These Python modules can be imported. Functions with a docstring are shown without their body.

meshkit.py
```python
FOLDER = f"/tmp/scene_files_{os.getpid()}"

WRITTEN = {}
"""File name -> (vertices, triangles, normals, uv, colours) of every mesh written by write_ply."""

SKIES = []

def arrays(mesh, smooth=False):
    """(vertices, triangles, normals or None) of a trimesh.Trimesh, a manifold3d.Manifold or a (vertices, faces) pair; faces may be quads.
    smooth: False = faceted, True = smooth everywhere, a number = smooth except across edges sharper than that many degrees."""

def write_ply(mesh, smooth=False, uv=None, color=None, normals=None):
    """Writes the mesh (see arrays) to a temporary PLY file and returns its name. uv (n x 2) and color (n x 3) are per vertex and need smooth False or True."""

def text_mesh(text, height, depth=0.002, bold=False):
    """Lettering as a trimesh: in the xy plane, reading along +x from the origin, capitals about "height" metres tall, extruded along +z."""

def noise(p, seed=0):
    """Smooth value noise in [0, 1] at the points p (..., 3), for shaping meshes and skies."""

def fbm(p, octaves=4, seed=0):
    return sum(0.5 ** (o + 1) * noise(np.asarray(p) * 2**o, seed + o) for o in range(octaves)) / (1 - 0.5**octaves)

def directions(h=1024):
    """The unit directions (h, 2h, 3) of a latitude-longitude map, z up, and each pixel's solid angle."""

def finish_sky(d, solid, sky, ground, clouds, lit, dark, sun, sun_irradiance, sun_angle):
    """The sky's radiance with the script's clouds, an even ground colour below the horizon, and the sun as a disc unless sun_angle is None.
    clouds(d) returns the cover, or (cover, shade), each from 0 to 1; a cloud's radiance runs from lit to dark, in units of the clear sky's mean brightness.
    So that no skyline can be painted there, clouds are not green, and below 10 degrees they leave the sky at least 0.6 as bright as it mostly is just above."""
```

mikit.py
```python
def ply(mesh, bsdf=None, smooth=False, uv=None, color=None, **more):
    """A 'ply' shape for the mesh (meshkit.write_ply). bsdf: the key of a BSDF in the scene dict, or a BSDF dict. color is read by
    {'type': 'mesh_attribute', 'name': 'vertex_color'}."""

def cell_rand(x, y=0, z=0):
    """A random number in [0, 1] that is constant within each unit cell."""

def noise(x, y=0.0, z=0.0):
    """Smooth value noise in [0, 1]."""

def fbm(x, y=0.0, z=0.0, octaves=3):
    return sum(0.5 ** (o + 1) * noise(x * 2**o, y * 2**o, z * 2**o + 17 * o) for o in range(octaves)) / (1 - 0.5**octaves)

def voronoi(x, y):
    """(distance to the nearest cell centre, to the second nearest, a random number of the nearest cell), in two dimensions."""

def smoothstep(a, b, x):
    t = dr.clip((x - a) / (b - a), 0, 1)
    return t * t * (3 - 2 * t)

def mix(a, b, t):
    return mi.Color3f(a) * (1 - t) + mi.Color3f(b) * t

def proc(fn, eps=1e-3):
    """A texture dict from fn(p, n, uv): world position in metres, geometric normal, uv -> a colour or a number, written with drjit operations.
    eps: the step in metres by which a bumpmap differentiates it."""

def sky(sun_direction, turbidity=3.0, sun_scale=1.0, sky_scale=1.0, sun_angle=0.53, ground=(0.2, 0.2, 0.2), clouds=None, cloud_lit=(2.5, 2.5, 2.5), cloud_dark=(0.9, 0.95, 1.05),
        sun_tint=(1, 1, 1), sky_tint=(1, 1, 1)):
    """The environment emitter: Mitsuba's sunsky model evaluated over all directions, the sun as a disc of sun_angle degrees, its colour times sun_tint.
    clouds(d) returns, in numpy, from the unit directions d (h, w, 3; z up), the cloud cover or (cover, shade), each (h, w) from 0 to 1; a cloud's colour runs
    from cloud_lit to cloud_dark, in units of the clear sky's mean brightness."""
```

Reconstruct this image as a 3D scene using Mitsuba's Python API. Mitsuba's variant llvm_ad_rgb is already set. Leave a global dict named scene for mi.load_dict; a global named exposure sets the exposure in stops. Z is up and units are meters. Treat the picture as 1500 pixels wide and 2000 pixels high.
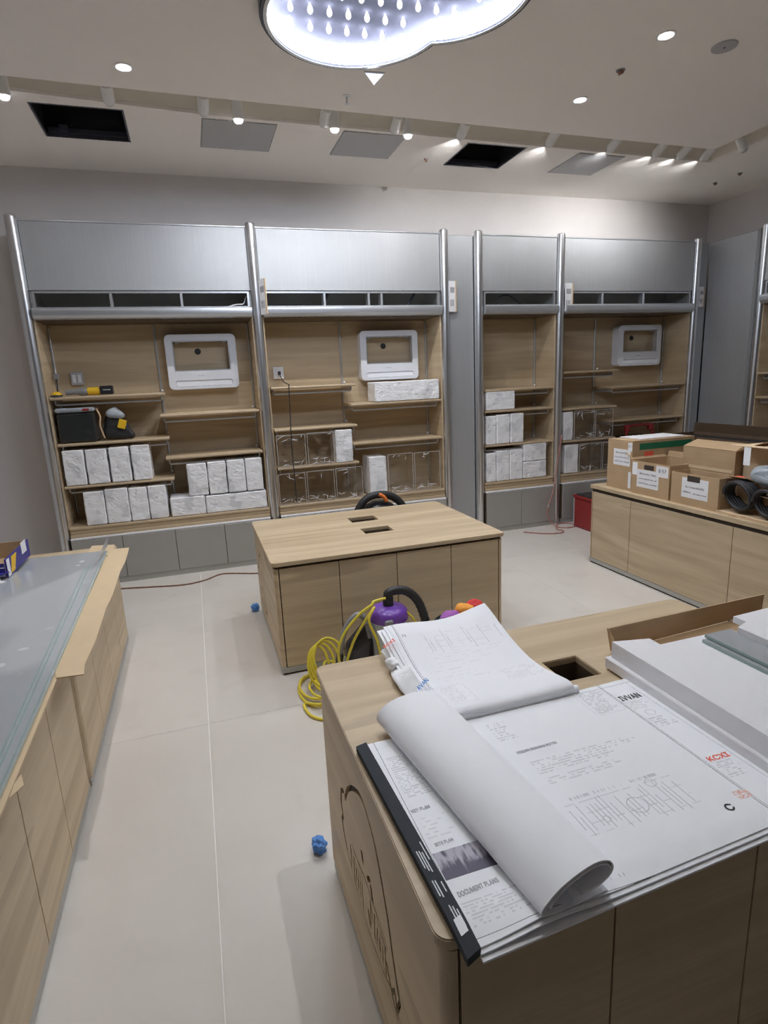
import math, random
import numpy as np, trimesh, shapely
import shapely.geometry as sg, shapely.affinity as sa
import drjit as dr, mitsuba as mi
import mikit, meshkit
from mikit import proc, noise, fbm, smoothstep, mix, cell_rand

T = mi.ScalarTransform4f
random.seed(7); RNG = np.random.default_rng(7)
scene, labels = {}, {}

# ------------------------------------------------------------------ camera, exposure, light levels
exposure = 1.20
YAW, PITCH, ROLL, FPX, CAM_H = 0.30497, -0.22284, -0.0460, 1137.16, 1.70
_f = np.array([math.sin(YAW)*math.cos(PITCH), math.cos(YAW)*math.cos(PITCH), math.sin(PITCH)])
_r = np.array([math.cos(YAW), -math.sin(YAW), 0.0]); _u = np.cross(_r, _f)
_up = -_r*math.sin(ROLL) + _u*math.cos(ROLL)
scene['camera'] = {'type': 'perspective', 'fov': 2*math.degrees(math.atan(750/FPX)), 'fov_axis': 'x',
    'to_world': T().look_at(origin=[0, 0, CAM_H], target=[float(v) for v in np.array([0, 0, CAM_H])+_f], up=[float(v) for v in _up]),
    'near_clip': 0.02, 'far_clip': 60.0}
LAMP_WALL, LAMP_BULB, DOWN_DISC, DOWN_I, HEAD_DISC, HEAD_I, SHELF_I = 21.0, 17.0, 24.0, 1.35, 24.0, 1.30, 0.80
COOL, NEUTRAL = np.array([0.87, 0.985, 1.20]), np.array([0.99, 0.985, 0.985])

# ------------------------------------------------------------------ helpers
def numbered(name):
    k, i = name, 1
    while k in scene or k in labels or any(s.startswith(k+'__') for s in scene):
        k = f'{name}_{i:03d}'; i += 1
    return k

def thing(name, label, cat, group=None):
    k = numbered(name); labels[k] = {'label': label, 'category': cat}
    if group: labels[k]['group'] = group
    return k

def struct(name, mesh, bsdf, label, smooth=False, **kw):
    scene[name] = mikit.ply(mesh, bsdf, smooth=smooth, **kw); labels[name] = {'label': label, 'kind': 'structure'}
    return name

_last = {}
def part(parent, name, mesh, bsdf, smooth=False, label=None, **kw):
    base = f'{parent}__{name}'; i = _last.get(base, 0)
    k = base if i == 0 else f'{base}_{i:03d}'
    _last[base] = i+1
    if isinstance(mesh, dict): scene[k] = mesh
    else: scene[k] = mikit.ply(mesh, bsdf, smooth=smooth, **kw)
    if label: labels[k] = {'label': label}
    return k

def single(name, mesh, bsdf, label, cat, group=None, smooth=False, **kw):
    k = thing(name, label, cat, group); scene[k] = mikit.ply(mesh, bsdf, smooth=smooth, **kw)
    return k

def cat(*ms): return trimesh.util.concatenate([m for m in ms])
def box(x0, x1, y0, y1, z0, z1):
    b = trimesh.creation.box(extents=[x1-x0, y1-y0, z1-z0]); b.apply_translation([(x0+x1)/2, (y0+y1)/2, (z0+z1)/2]); return b
def cbox(x0, x1, y0, y1, z0, z1, c=0.003):
    """box with chamfered edges"""
    c = min(c, .45*(x1-x0), .45*(y1-y0), .45*(z1-z0)); p = []
    for sx in (0, 1):
        for sy in (0, 1):
            for sz in (0, 1):
                P = np.array([(x0, x1)[sx], (y0, y1)[sy], (z0, z1)[sz]]); s = np.array([1-2*sx, 1-2*sy, 1-2*sz])*c
                for m in ((0, 1, 1), (1, 0, 1), (1, 1, 0)): p.append(P+s*np.array(m))
    return trimesh.convex.convex_hull(np.array(p))
def prism(poly, z0, z1):
    out = []
    for g in getattr(poly, 'geoms', [poly]):
        if g.is_empty or g.area < 1e-9: continue
        m = trimesh.creation.extrude_polygon(g, z1-z0, engine='earcut'); m.apply_translation([0, 0, z0]); out.append(m)
    return cat(*out)
def rrect(x0, x1, y0, y1, r, n=6): return sg.box(x0+r, y0+r, x1-r, y1-r).buffer(r, quad_segs=n)
def smooth_path(pts, n=8, closed=False):
    p = np.asarray(pts, float)
    q = np.vstack([p[-1], p, p[0], p[1]]) if closed else np.vstack([2*p[0]-p[1], p, 2*p[-1]-p[-2]])
    out = []
    for i in range(1, len(q)-2):
        a, b, c, d = q[i-1:i+3]
        for t in np.linspace(0, 1, n, endpoint=False):
            out.append(.5*((2*b)+(-a+c)*t+(2*a-5*b+4*c-d)*t*t+(-a+3*b-3*c+d)*t**3))
    if not closed: out.append(p[-1])
    return np.array(out)
def tube(pts, r, sides=8, closed=False):
    p = np.asarray(pts, float); n = len(p); r = np.broadcast_to(r, (n,))
    t = (np.roll(p, -1, 0)-np.roll(p, 1, 0)) if closed else np.gradient(p, axis=0)
    t /= np.linalg.norm(t, axis=1, keepdims=True)+1e-12
    ref = np.array([0, 0, 1.]) if abs(t[0, 2]) < .9 else np.array([1., 0, 0]); A = []
    a = np.cross(t[0], ref)
    for k in range(n):
        a = a-t[k]*(a@t[k]); a /= np.linalg.norm(a)+1e-12; A.append(a)
    A = np.array(A); B = np.cross(t, A); an = np.arange(sides)*2*np.pi/sides
    v = (p[:, None]+r[:, None, None]*(np.cos(an)[None, :, None]*A[:, None]+np.sin(an)[None, :, None]*B[:, None])).reshape(-1, 3)
    f = []
    for i in range(n if closed else n-1):
        for j in range(sides):
            a0, a1 = i*sides+j, i*sides+(j+1) % sides; b0, b1 = ((i+1) % n)*sides+j, ((i+1) % n)*sides+(j+1) % sides
            f += [[a0, a1, b1], [a0, b1, b0]]
    v = list(v)
    if not closed:
        v += [p[0], p[-1]]; c0, c1 = len(v)-2, len(v)-1
        for j in range(sides): f += [[c0, (j+1) % sides, j], [c1, (n-1)*sides+j, (n-1)*sides+(j+1) % sides]]
    return trimesh.Trimesh(np.array(v), np.array(f), process=False)
def loft(rings, cap=True):
    """closed rings (k, n, 3) joined"""
    R = np.asarray(rings, float); k, n = R.shape[:2]; f = []
    for i in range(k-1):
        for j in range(n):
            a, b, c, d = i*n+j, i*n+(j+1) % n, (i+1)*n+(j+1) % n, (i+1)*n+j
            f += [[a, b, c], [a, c, d]]
    v = R.reshape(-1, 3)
    if cap == 'strip':      # ring is the outline of a thin strip: close only its thickness
        for b in (0, (k-1)*n):
            for j in range(n//2-1):
                q = [b+j, b+j+1, b+n-2-j, b+n-1-j]; f += [[q[0], q[1], q[2]], [q[0], q[2], q[3]]]
    elif cap:
        v = np.vstack([v, R[0].mean(0), R[-1].mean(0)]); m = k*n
        for j in range(n): f += [[m, (j+1) % n, j], [m+1, (k-1)*n+j, (k-1)*n+(j+1) % n]]
    m = trimesh.Trimesh(v, np.array(f), process=False); m.fix_normals(); return m
def ribbon_ring(path2, t):
    """centre line (n,2) to the closed outline of a strip of thickness t"""
    p = np.asarray(path2, float); d = np.gradient(p, axis=0); d /= np.linalg.norm(d, axis=1, keepdims=True)+1e-12
    nrm = np.stack([-d[:, 1], d[:, 0]], 1); return np.vstack([p+nrm*t/2, (p-nrm*t/2)[::-1]])
def cyl(p0, p1, r, sides=20): return tube([p0, p1], r, sides)
def lathe(profile, sides=24, center=(0, 0, 0)):
    m = trimesh.creation.revolve(np.asarray(profile, float), sections=sides); m.apply_translation(center); return m
def ball(c, r, s=(1, 1, 1), sub=2):
    m = trimesh.creation.icosphere(subdivisions=sub, radius=r); m.apply_scale(s); m.apply_translation(c); return m
def wrinkle(m, amp, freq, seed=0, seg=None):
    if seg: m = m.subdivide_to_size(seg)
    v = np.array(m.vertices); n = m.vertex_normals
    d = meshkit.fbm(v*freq, 3, seed)-.5
    m.vertices = v+n*(d*2*amp)[:, None]; return m
def rotz(m, deg, at=(0, 0)):
    m = m.copy(); m.apply_transform(trimesh.transformations.rotation_matrix(math.radians(deg), [0, 0, 1], [at[0], at[1], 0])); return m
def frame_mesh(outer, inner, d0, d1): return prism(outer.difference(inner), d0, d1)
def to_front(m, y):
    """mesh in (x, z-as-y, depth-as-z) to upright facing -y: depth grows towards -y"""
    M = np.eye(4); M[:3, :3] = [[1, 0, 0], [0, 0, -1], [0, 1, 0]]; M[1, 3] = y; m = m.copy(); m.apply_transform(M); return m

# ------------------------------------------------------------------ materials
def rgb(*c): return {'type': 'rgb', 'value': list(c)}
def prin(key, color, rough=.5, **kw):
    col = color if isinstance(color, dict) else rgb(*color)
    scene[key] = {'type': 'twosided', 'bsdf': {'type': 'principled', 'base_color': col, 'roughness': rough, **kw}}
def wood_fn(p, n, uv):
    top = dr.abs(n.z) > .6
    along = dr.select(top, p.x, p.x*.93+p.y*1.07); across = dr.select(top, p.y, p.z)
    warp = noise(along*1.3, across*3.0, 3.1)*.9
    s1 = noise(along*1.7, across*34+warp*3, 1.0); s2 = noise(along*5, across*170, 7.0); s3 = noise(along*.7, across*9+warp*2, 11.0)
    t = s1*.40+s2*.14+s3*.50
    c = mix((.435, .332, .210), (.575, .458, .306), smoothstep(.15, .9, t))
    dark = smoothstep(.72, .86, s1)*smoothstep(.5, .8, s3)
    return mix(c, (.31, .225, .145), dark*.45)
def brushed_fn(p, n, uv):
    t = noise(p.x*260+p.y*260, p.z*3.0, 2.0)*.5+noise(p.x*2.2, p.z*2.0, p.y*2)*.5
    return mix((.50, .515, .53), (.58, .59, .60), t)
def floor_fn(p, n, uv):
    i, j = dr.floor((p.x+.1)/.9), dr.floor((p.y-1.08)/1.8)
    t = fbm(p.x*2.3+i*9, p.y*2.3+j*7, 0, 3)
    c = mix((.60, .565, .515), (.66, .63, .585), t)
    sm = smoothstep(.62, .8, fbm(p.x*6, p.y*6, 4., 3))
    c = mix(c, (.54, .50, .45), sm*.25)
    return c*(.985+.03*cell_rand(i, j, 5))
def paint(a, b, f):
    def fn(p, n, uv): return mix(a, b, fbm(p.x*f, p.y*f, p.z*f, 3))
    return fn
def card_fn(p, n, uv):
    t = noise(p.x*14, p.y*14, p.z*14)*.6+noise(p.x*3+p.y*3, p.z*220, 0)*.4
    return mix((.40, .275, .155), (.49, .345, .205), t)
prin('wood', proc(wood_fn), .42, specular=.35)
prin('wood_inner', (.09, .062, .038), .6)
prin('brushed', proc(brushed_fn), .60, metallic=.80)
prin('satin', (.60, .62, .645), .34, metallic=.75)
prin('chrome', (.74, .75, .765), .3, metallic=1.0)
prin('laminate', proc(paint((.375, .37, .345), (.41, .405, .38), 3.0)), .38, metallic=.25)
prin('silver_paint', (.70, .715, .75), .35, clearcoat=.3)
prin('white_gloss', (.82, .83, .86), .22, clearcoat=.5)
prin('shadow_gap', (.045, .034, .025), .7)
prin('wall_paint', proc(paint((.63, .60, .585), (.66, .63, .61), 1.5)), .7)
prin('ceiling_paint', proc(paint((.82, .785, .745), (.85, .815, .775), 1.2)), .75)
prin('hoarding', (.05, .05, .052), .6)
prin('slot_paint', (.78, .75, .68), .7)
prin('floor_tile', proc(floor_fn), .30, specular=.4)
prin('grout', (.80, .79, .76), .7)
prin('duct_black', (.012, .013, .014), .6)
prin('access_panel', proc(paint((.40, .40, .41), (.43, .43, .44), 2.0)), .6)
prin('white_plastic', (.78, .78, .78), .35)
prin('dark_metal', (.09, .09, .11), .35, metallic=.6)
prin('lamp_mirror', (.042, .040, .047), .9, metallic=0.0, specular=0.0)
def foam_fn(p, n, uv):
    t = fbm(p.x*9+p.y*5, p.z*9, p.y*7, 3); v = noise(p.x*26, p.z*26, p.y*26)
    return mix(mix((.86, .87, .885), (.94, .945, .955), v), (.66, .67, .69), smoothstep(.56, .66, t)*.75)
def film_bump(p, n, uv):
    a = fbm(p.x*30+p.z*22, p.z*34-p.x*12, p.y*30, 3); b = noise(p.x*70-p.z*50, p.z*40, p.y*40)
    return (1-dr.abs(2*a-1)*1.6)*.006+b*.0012
scene['foam_white'] = {'type': 'twosided', 'bsdf': {'type': 'bumpmap', 'tex': proc(film_bump, .003), 'scale': 1.0,
    'bsdf': {'type': 'principled', 'base_color': proc(foam_fn), 'roughness': .26, 'clearcoat': .7, 'clearcoat_gloss': .9, 'specular': .6}}}
prin('film_streak', (.85, .86, .88), .25, specular=.7)
prin('board_white', (.80, .80, .815), .42)
prin('cardboard', proc(card_fn), .75)
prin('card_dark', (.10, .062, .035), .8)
prin('cardboard_pale', proc(paint((.60, .46, .29), (.66, .51, .33), 9.0)), .75)
prin('black_plastic', (.018, .018, .021), .34, specular=.6)
prin('black_rubber', (.022, .022, .024), .5)
prin('black_film', (.02, .022, .022), .16, clearcoat=.8, specular=.7)
prin('grey_plastic', (.24, .245, .25), .4)
prin('grey_film', proc(paint((.26, .295, .33), (.40, .44, .47), 18.0)), .2, clearcoat=.8)
prin('yellow', (.78, .47, .02), .4)
prin('cord_yellow', (.72, .60, .06), .42)
prin('orange', (.85, .22, .04), .45)
prin('red_plastic', (.25, .022, .022), .42)
prin('red_cord', (.42, .20, .17), .5)
prin('brown_cord', (.22, .11, .07), .5)
prin('purple', (.17, .06, .40), .3, clearcoat=.5)
prin('canister', (.50, .56, .58), .3, clearcoat=.4)
prin('blue_paper', (.10, .27, .66), .6)
prin('blue_print', (.035, .03, .22), .4)
prin('paper', (.86, .875, .90), .6)
prin('ink', (.03, .03, .035), .7)
prin('ink_grey', (.34, .34, .36), .7)
prin('ink_red', (.78, .12, .07), .7)
prin('strip_dark', (.042, .048, .055), .75, specular=.2)
prin('cloth_purple', (.36, .12, .42), .8)
prin('cloth_orange', (.85, .36, .06), .8)
prin('cloth_red', (.62, .05, .05), .8)
prin('cloth_mint', (.40, .55, .52), .8)
prin('skin_tan', (.62, .45, .28), .7)
prin('green_print', (.015, .16, .075), .6)
def dusty_glass(p, n, uv):
    a = fbm(p.x*3.2+p.y*1.1, p.y*1.6, 2.0, 3); sm = smoothstep(.52, .68, fbm(p.x*2.5-p.y*1.3, p.y*.9+p.x*.8, 7.0, 3))
    spot = smoothstep(.80, .88, noise(p.x*22, p.y*16, 3.0))*smoothstep(.55, .7, noise(p.x*3, p.y*3, 8.0))
    return mix(mix(mix((.29, .315, .335), (.37, .385, .395), a), (.46, .475, .49), sm*.8), (.66, .68, .68), spot*.7)
prin('plate_glass', proc(dusty_glass), .18, specular=.6, clearcoat=.6)
prin('glass_edge', (.30, .40, .38), .12, specular=.7)
scene['acrylic'] = {'type': 'thindielectric', 'int_ior': 1.49}
scene['acrylic_edge'] = {'type': 'twosided', 'bsdf': {'type': 'principled', 'base_color': rgb(.55, .55, .55), 'roughness': .2, 'specular': .7}}
def emit(c, w=1.0): return {'type': 'area', 'radiance': rgb(*[float(v) for v in c]), 'sampling_weight': w}

# ------------------------------------------------------------------ the room
ZC, XL, XR, YB, YN = 3.58, -3.2, 6.20, 6.05, -2.6
struct('floor', box(XL-.2, XR+.2, YN-.2, YB+.2, -.08, -.003), 'grout', 'pale grout bed between large beige floor tiles')
xs = [-.1+.9*k for k in range(-2, 8)]; ys = [-.72, 1.08, 2.88, 4.68, 6.05]
for i in range(len(xs)-1):
    for j in range(len(ys)-1):
        gl = .0022 if abs(xs[i]+.1) < .01 else .0005; gr = .0022 if abs(xs[i+1]+.1) < .01 else .0005
        part('floor', 'tile', cbox(xs[i]+gl, min(xs[i+1]-gr, XR), ys[j]+.0005, ys[j+1]-.0005, -.012, 0, .0006), 'floor_tile')
struct('wall_back', box(XL-.2, XR+.2, YB, YB+.15, -.08, ZC+.4), 'wall_paint', 'plain greyish back wall behind the shelving bays')
struct('wall_left', box(XL-.15, XL, YN-.2, YB, -.08, ZC+.4), 'wall_paint', 'plain greyish wall beyond the glass-topped counter')
struct('wall_right', box(XR, XR+.15, YN-.2, YB, -.08, ZC+.4), 'wall_paint', 'plain greyish side wall behind the corner shelving unit')
struct('wall_front', box(XL, XR, YN-.15, YN, -.08, ZC+.4), 'hoarding', 'dark hoarding across the shop front behind the viewer')
lamp_out = shapely.union_all([sg.Point(1.03, 3.33).buffer(.485, 32), sg.Point(1.375, 3.03).buffer(.445, 32), sg.Point(.97, 2.72).buffer(.44, 32), sg.Point(1.40, 2.47).buffer(.42, 32)])
lamp_out = lamp_out.buffer(-.012).buffer(.012)
slot_poly = sg.Polygon([(XL, 4.43), (-.9, 4.47), (.3, 4.50), (4.70, 4.58), (4.70, YN), (4.95, YN), (4.95, 4.855), (.3, 4.765), (-.9, 4.655), (XL, 4.55)])
hatches = [(-.81, -.225, 4.80, 5.36), (.29, .83, 4.82, 5.355), (1.337, 1.855, 4.83, 5.325), (2.405, 2.965, 4.86, 5.38), (3.50, 3.99, 4.875, 5.38)]
holes = [lamp_out.buffer(-.02), slot_poly.intersection(sg.box(XL, YN, XR, YB))]+[sg.box(a, c, b, d) for k, (a, b, c, d) in enumerate(hatches) if k in (0, 3)]
downs = [(-.166, 4.217), (2.857, 3.189), (2.863, 4.001)]
ceil = sg.box(XL-.1, YN-.1, XR+.1, YB+.1).difference(shapely.union_all(holes)).difference(shapely.union_all([sg.Point(*d).buffer(.047) for d in downs]))
struct('ceiling', prism(ceil, ZC, ZC+.02), 'ceiling_paint', 'beige painted plaster ceiling with a recessed lighting slot')
# upper shell of the track slot
slot_w = slot_poly.buffer(.012, join_style=2).difference(slot_poly)
part('ceiling', 'track_channel', cat(prism(slot_w.intersection(sg.box(XL, YN, XR, YB)), ZC+.021, ZC+.16), prism(slot_poly.buffer(.012, join_style=2), ZC+.16, ZC+.17)), 'slot_paint')
part('ceiling', 'track_rail', cat(prism(sg.LineString([(XL+.05, 4.49), (-.9, 4.57), (.3, 4.635), (4.82, 4.70)]).buffer(.014), ZC+.13, ZC+.16), box(4.81, 4.84, YN+.1, 4.6, ZC+.13, ZC+.16)), 'white_plastic')

# ------------------------------------------------------------------ ceiling things
# cloud-shaped lamp
lamp = thing('cloud_lamp', 'large cloud-shaped light well in the ceiling, dark rim, glowing sides and teardrop bulbs', 'ceiling lamp')
inner = lamp_out.buffer(-.022)
part(lamp, 'rim', cat(prism(lamp_out.buffer(.016).difference(inner), ZC-.058, ZC-.0005), prism(lamp_out.buffer(.010).difference(lamp_out.buffer(-.02)), ZC-.066, ZC-.058)), 'dark_metal')
part(lamp, 'rim_lip', prism(lamp_out.buffer(-.004).difference(lamp_out.buffer(-.022)), ZC-.071, ZC-.0662), 'chrome')
glow_o = lamp_out.buffer(-.0225); ring = np.array(glow_o.exterior.coords)[:-1]
if sg.polygon.LinearRing(ring).is_ccw: ring = ring[::-1]
n_ = len(ring); gv = np.vstack([np.c_[ring, np.full(n_, ZC-.058)], np.c_[ring, np.full(n_, ZC+.05)]]); gf = []
for j in range(n_):
    a, b = j, (j+1) % n_; gf += [[a, b, n_+b], [a, n_+b, n_+a]]
gm = trimesh.Trimesh(gv, np.array(gf), process=False)
cen = np.array([1.15, 2.95, 3.6]); k0 = np.argmax(gm.triangles_center[:, 1])
if gm.face_normals[k0][1] > 0: gm.invert()
part(lamp, 'glowing_side', mikit.ply(gm, 'white_plastic', emitter=emit(COOL*LAMP_WALL, 12.0)), None)
part(lamp, 'mirror_plate', prism(lamp_out.buffer(-.023), ZC+.045, ZC+.050), 'lamp_mirror')
bulb_prof = [(0, 0), (.004, .002), (.0125, .010), (.0150, .019), (.0125, .030), (.006, .043), (.0025, .052), (0, .053)]
bulb_m = lathe(bulb_prof, 10)
plate_in = lamp_out.buffer(-.075)
bi = 0
for r in range(0, 5):
    for c in range(0, 16):
        x, y = .50+.103*c+(.03 if r % 2 else 0), 3.745-.148*r
        if not plate_in.contains(sg.Point(x, y)) or y < 3.05: continue
        m = bulb_m.copy(); m.apply_translation([x, y, ZC-.009])
        part(lamp, 'bulb', mikit.ply(m, 'white_plastic', smooth=40, emitter=emit(COOL*LAMP_BULB, .03)), None)
flap = trimesh.convex.convex_hull(np.array([[1.20, 3.815, 3.516], [1.335, 3.80, 3.516], [1.262, 3.815, 3.445], [1.20, 3.8155, 3.516], [1.335, 3.801, 3.5165], [1.262, 3.8158, 3.445]]))
single('paper_scrap', flap, 'paper', 'white triangular paper scrap hanging below the rim of the cloud lamp', 'paper')
# recessed downlights
dl_lab = ['round recessed downlight, glowing, alone in the ceiling above the dark open hatch', 'round recessed downlight, glowing, beside the round ceiling speaker', 'round recessed downlight, glowing, between the ceiling speaker and the track slot']
for (x, y), lb in zip(downs, dl_lab):
    d = thing('downlight', lb, 'downlight', 'recessed ceiling downlights')
    part(d, 'trim_ring', prism(sg.Point(x, y).buffer(.056).difference(sg.Point(x, y).buffer(.044)), ZC-.004, ZC-.0003), 'white_plastic')
    part(d, 'baffle', prism(sg.Point(x, y).buffer(.046).difference(sg.Point(x, y).buffer(.043)), ZC, ZC+.03), 'white_plastic')
    lens = trimesh.creation.cylinder(radius=.043, height=.004, sections=24); lens.apply_translation([x, y, ZC+.012])
    part(d, 'lens', mikit.ply(lens, 'white_plastic', emitter=emit(NEUTRAL*DOWN_DISC, .1)), None)
    scene[f'light_down_{len(scene)}'] = {'type': 'spot', 'to_world': T().look_at(origin=[x, y, ZC-.01], target=[x, y, 0], up=[0, 1, 0]), 'intensity': rgb(*[float(v) for v in NEUTRAL*DOWN_I]), 'cutoff_angle': 48, 'beam_width': 20}
# spot heads in the slot: (x, y, aims at the room?, label)
heads = [(-.90, 4.60, 1, 'lit white track spotlight at the start of the ceiling slot, before the dark open hatch'),
         (-.30, 4.61, 0, 'unlit white track spotlight in the slot beside the dark open hatch'),
         (.30, 4.64, 0, 'unlit white track spotlight in the slot at the edge of the first grey hatch'),
         (.53, 4.66, 1, 'lit white track spotlight glaring over the first grey ceiling hatch'),
         (1.16, 4.66, 0, 'unlit white track spotlight close beside a lit one over the gap between grey hatches'),
         (1.23, 4.68, 1, 'lit white track spotlight over the gap between the two grey hatches'),
         (1.72, 4.67, 0, 'unlit white track spotlight close beside the lit one nearest the second dark hatch'),
         (1.81, 4.68, 1, 'lit white track spotlight nearest the second dark hatch'),
         (2.28, 4.67, 0, 'white track spotlight seen from behind, just before the second dark hatch'),
         (3.10, 4.67, 0, 'white track spotlight seen from behind, between the second dark hatch and the last grey one'),
         (3.72, 4.67, 0, 'white track spotlight seen from behind, over the last grey hatch'),
         (4.22, 4.68, 0, 'white track spotlight seen from behind, third before the slot corner'),
         (4.50, 4.69, 0, 'white track spotlight seen from behind, second before the slot corner'),
         (4.77, 4.69, 0, 'white track spotlight seen from behind, in the slot corner'),
         (4.84, 4.44, 2, 'white track spotlight just past the slot corner, turned to the side wall')]
for k, (x, y, mode, lb) in enumerate(heads):
    h = thing('track_spotlight', lb, 'spotlight', 'track spotlights in the ceiling slot')
    top = np.array([x, y, ZC+.035])
    tgt = {0: np.array([x, 6.0, 2.98]), 1: np.array([x, 5.1, 0.4]), 2: np.array([6.0, 4.3, 1.7])}[mode]
    d = (tgt-top)/np.linalg.norm(tgt-top)
    a, b = top-d*.045, top+d*.085
    part(h, 'housing', tube([a, a+d*.004, b-d*.004, b], [.030, .038, .038, .036], 18), 'white_plastic', smooth=35)
    part(h, 'stem', cyl([x, y, ZC+.13], [x, y, ZC+.065], .009, 8), 'white_plastic')
    lens = lathe([(0, 0), (.033, 0), (.0325, .006), (.028, .016), (.018, .024), (0, .028)], 20)
    lens.apply_transform(trimesh.geometry.align_vectors([0, 0, 1], d)); lens.apply_translation(b+d*.0005)
    if mode == 1:
        part(h, 'lens', mikit.ply(lens, 'white_plastic', emitter=emit(NEUTRAL*HEAD_DISC, .1)), None)
        I, cut = HEAD_I*(.12 if x < -.5 else 1), 74
    else:
        part(h, 'lens', lens, 'satin'); I, cut = SHELF_I, 44
        if 'unlit' in lb: continue
    o = b+d*.031
    scene[f'light_head_{k}'] = {'type': 'spot', 'to_world': T().look_at(origin=[float(v) for v in o], target=[float(v) for v in o+d], up=[1, 0, 0]), 'intensity': rgb(*[float(v) for v in NEUTRAL*I]), 'cutoff_angle': cut, 'beam_width': cut*.45}
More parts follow.
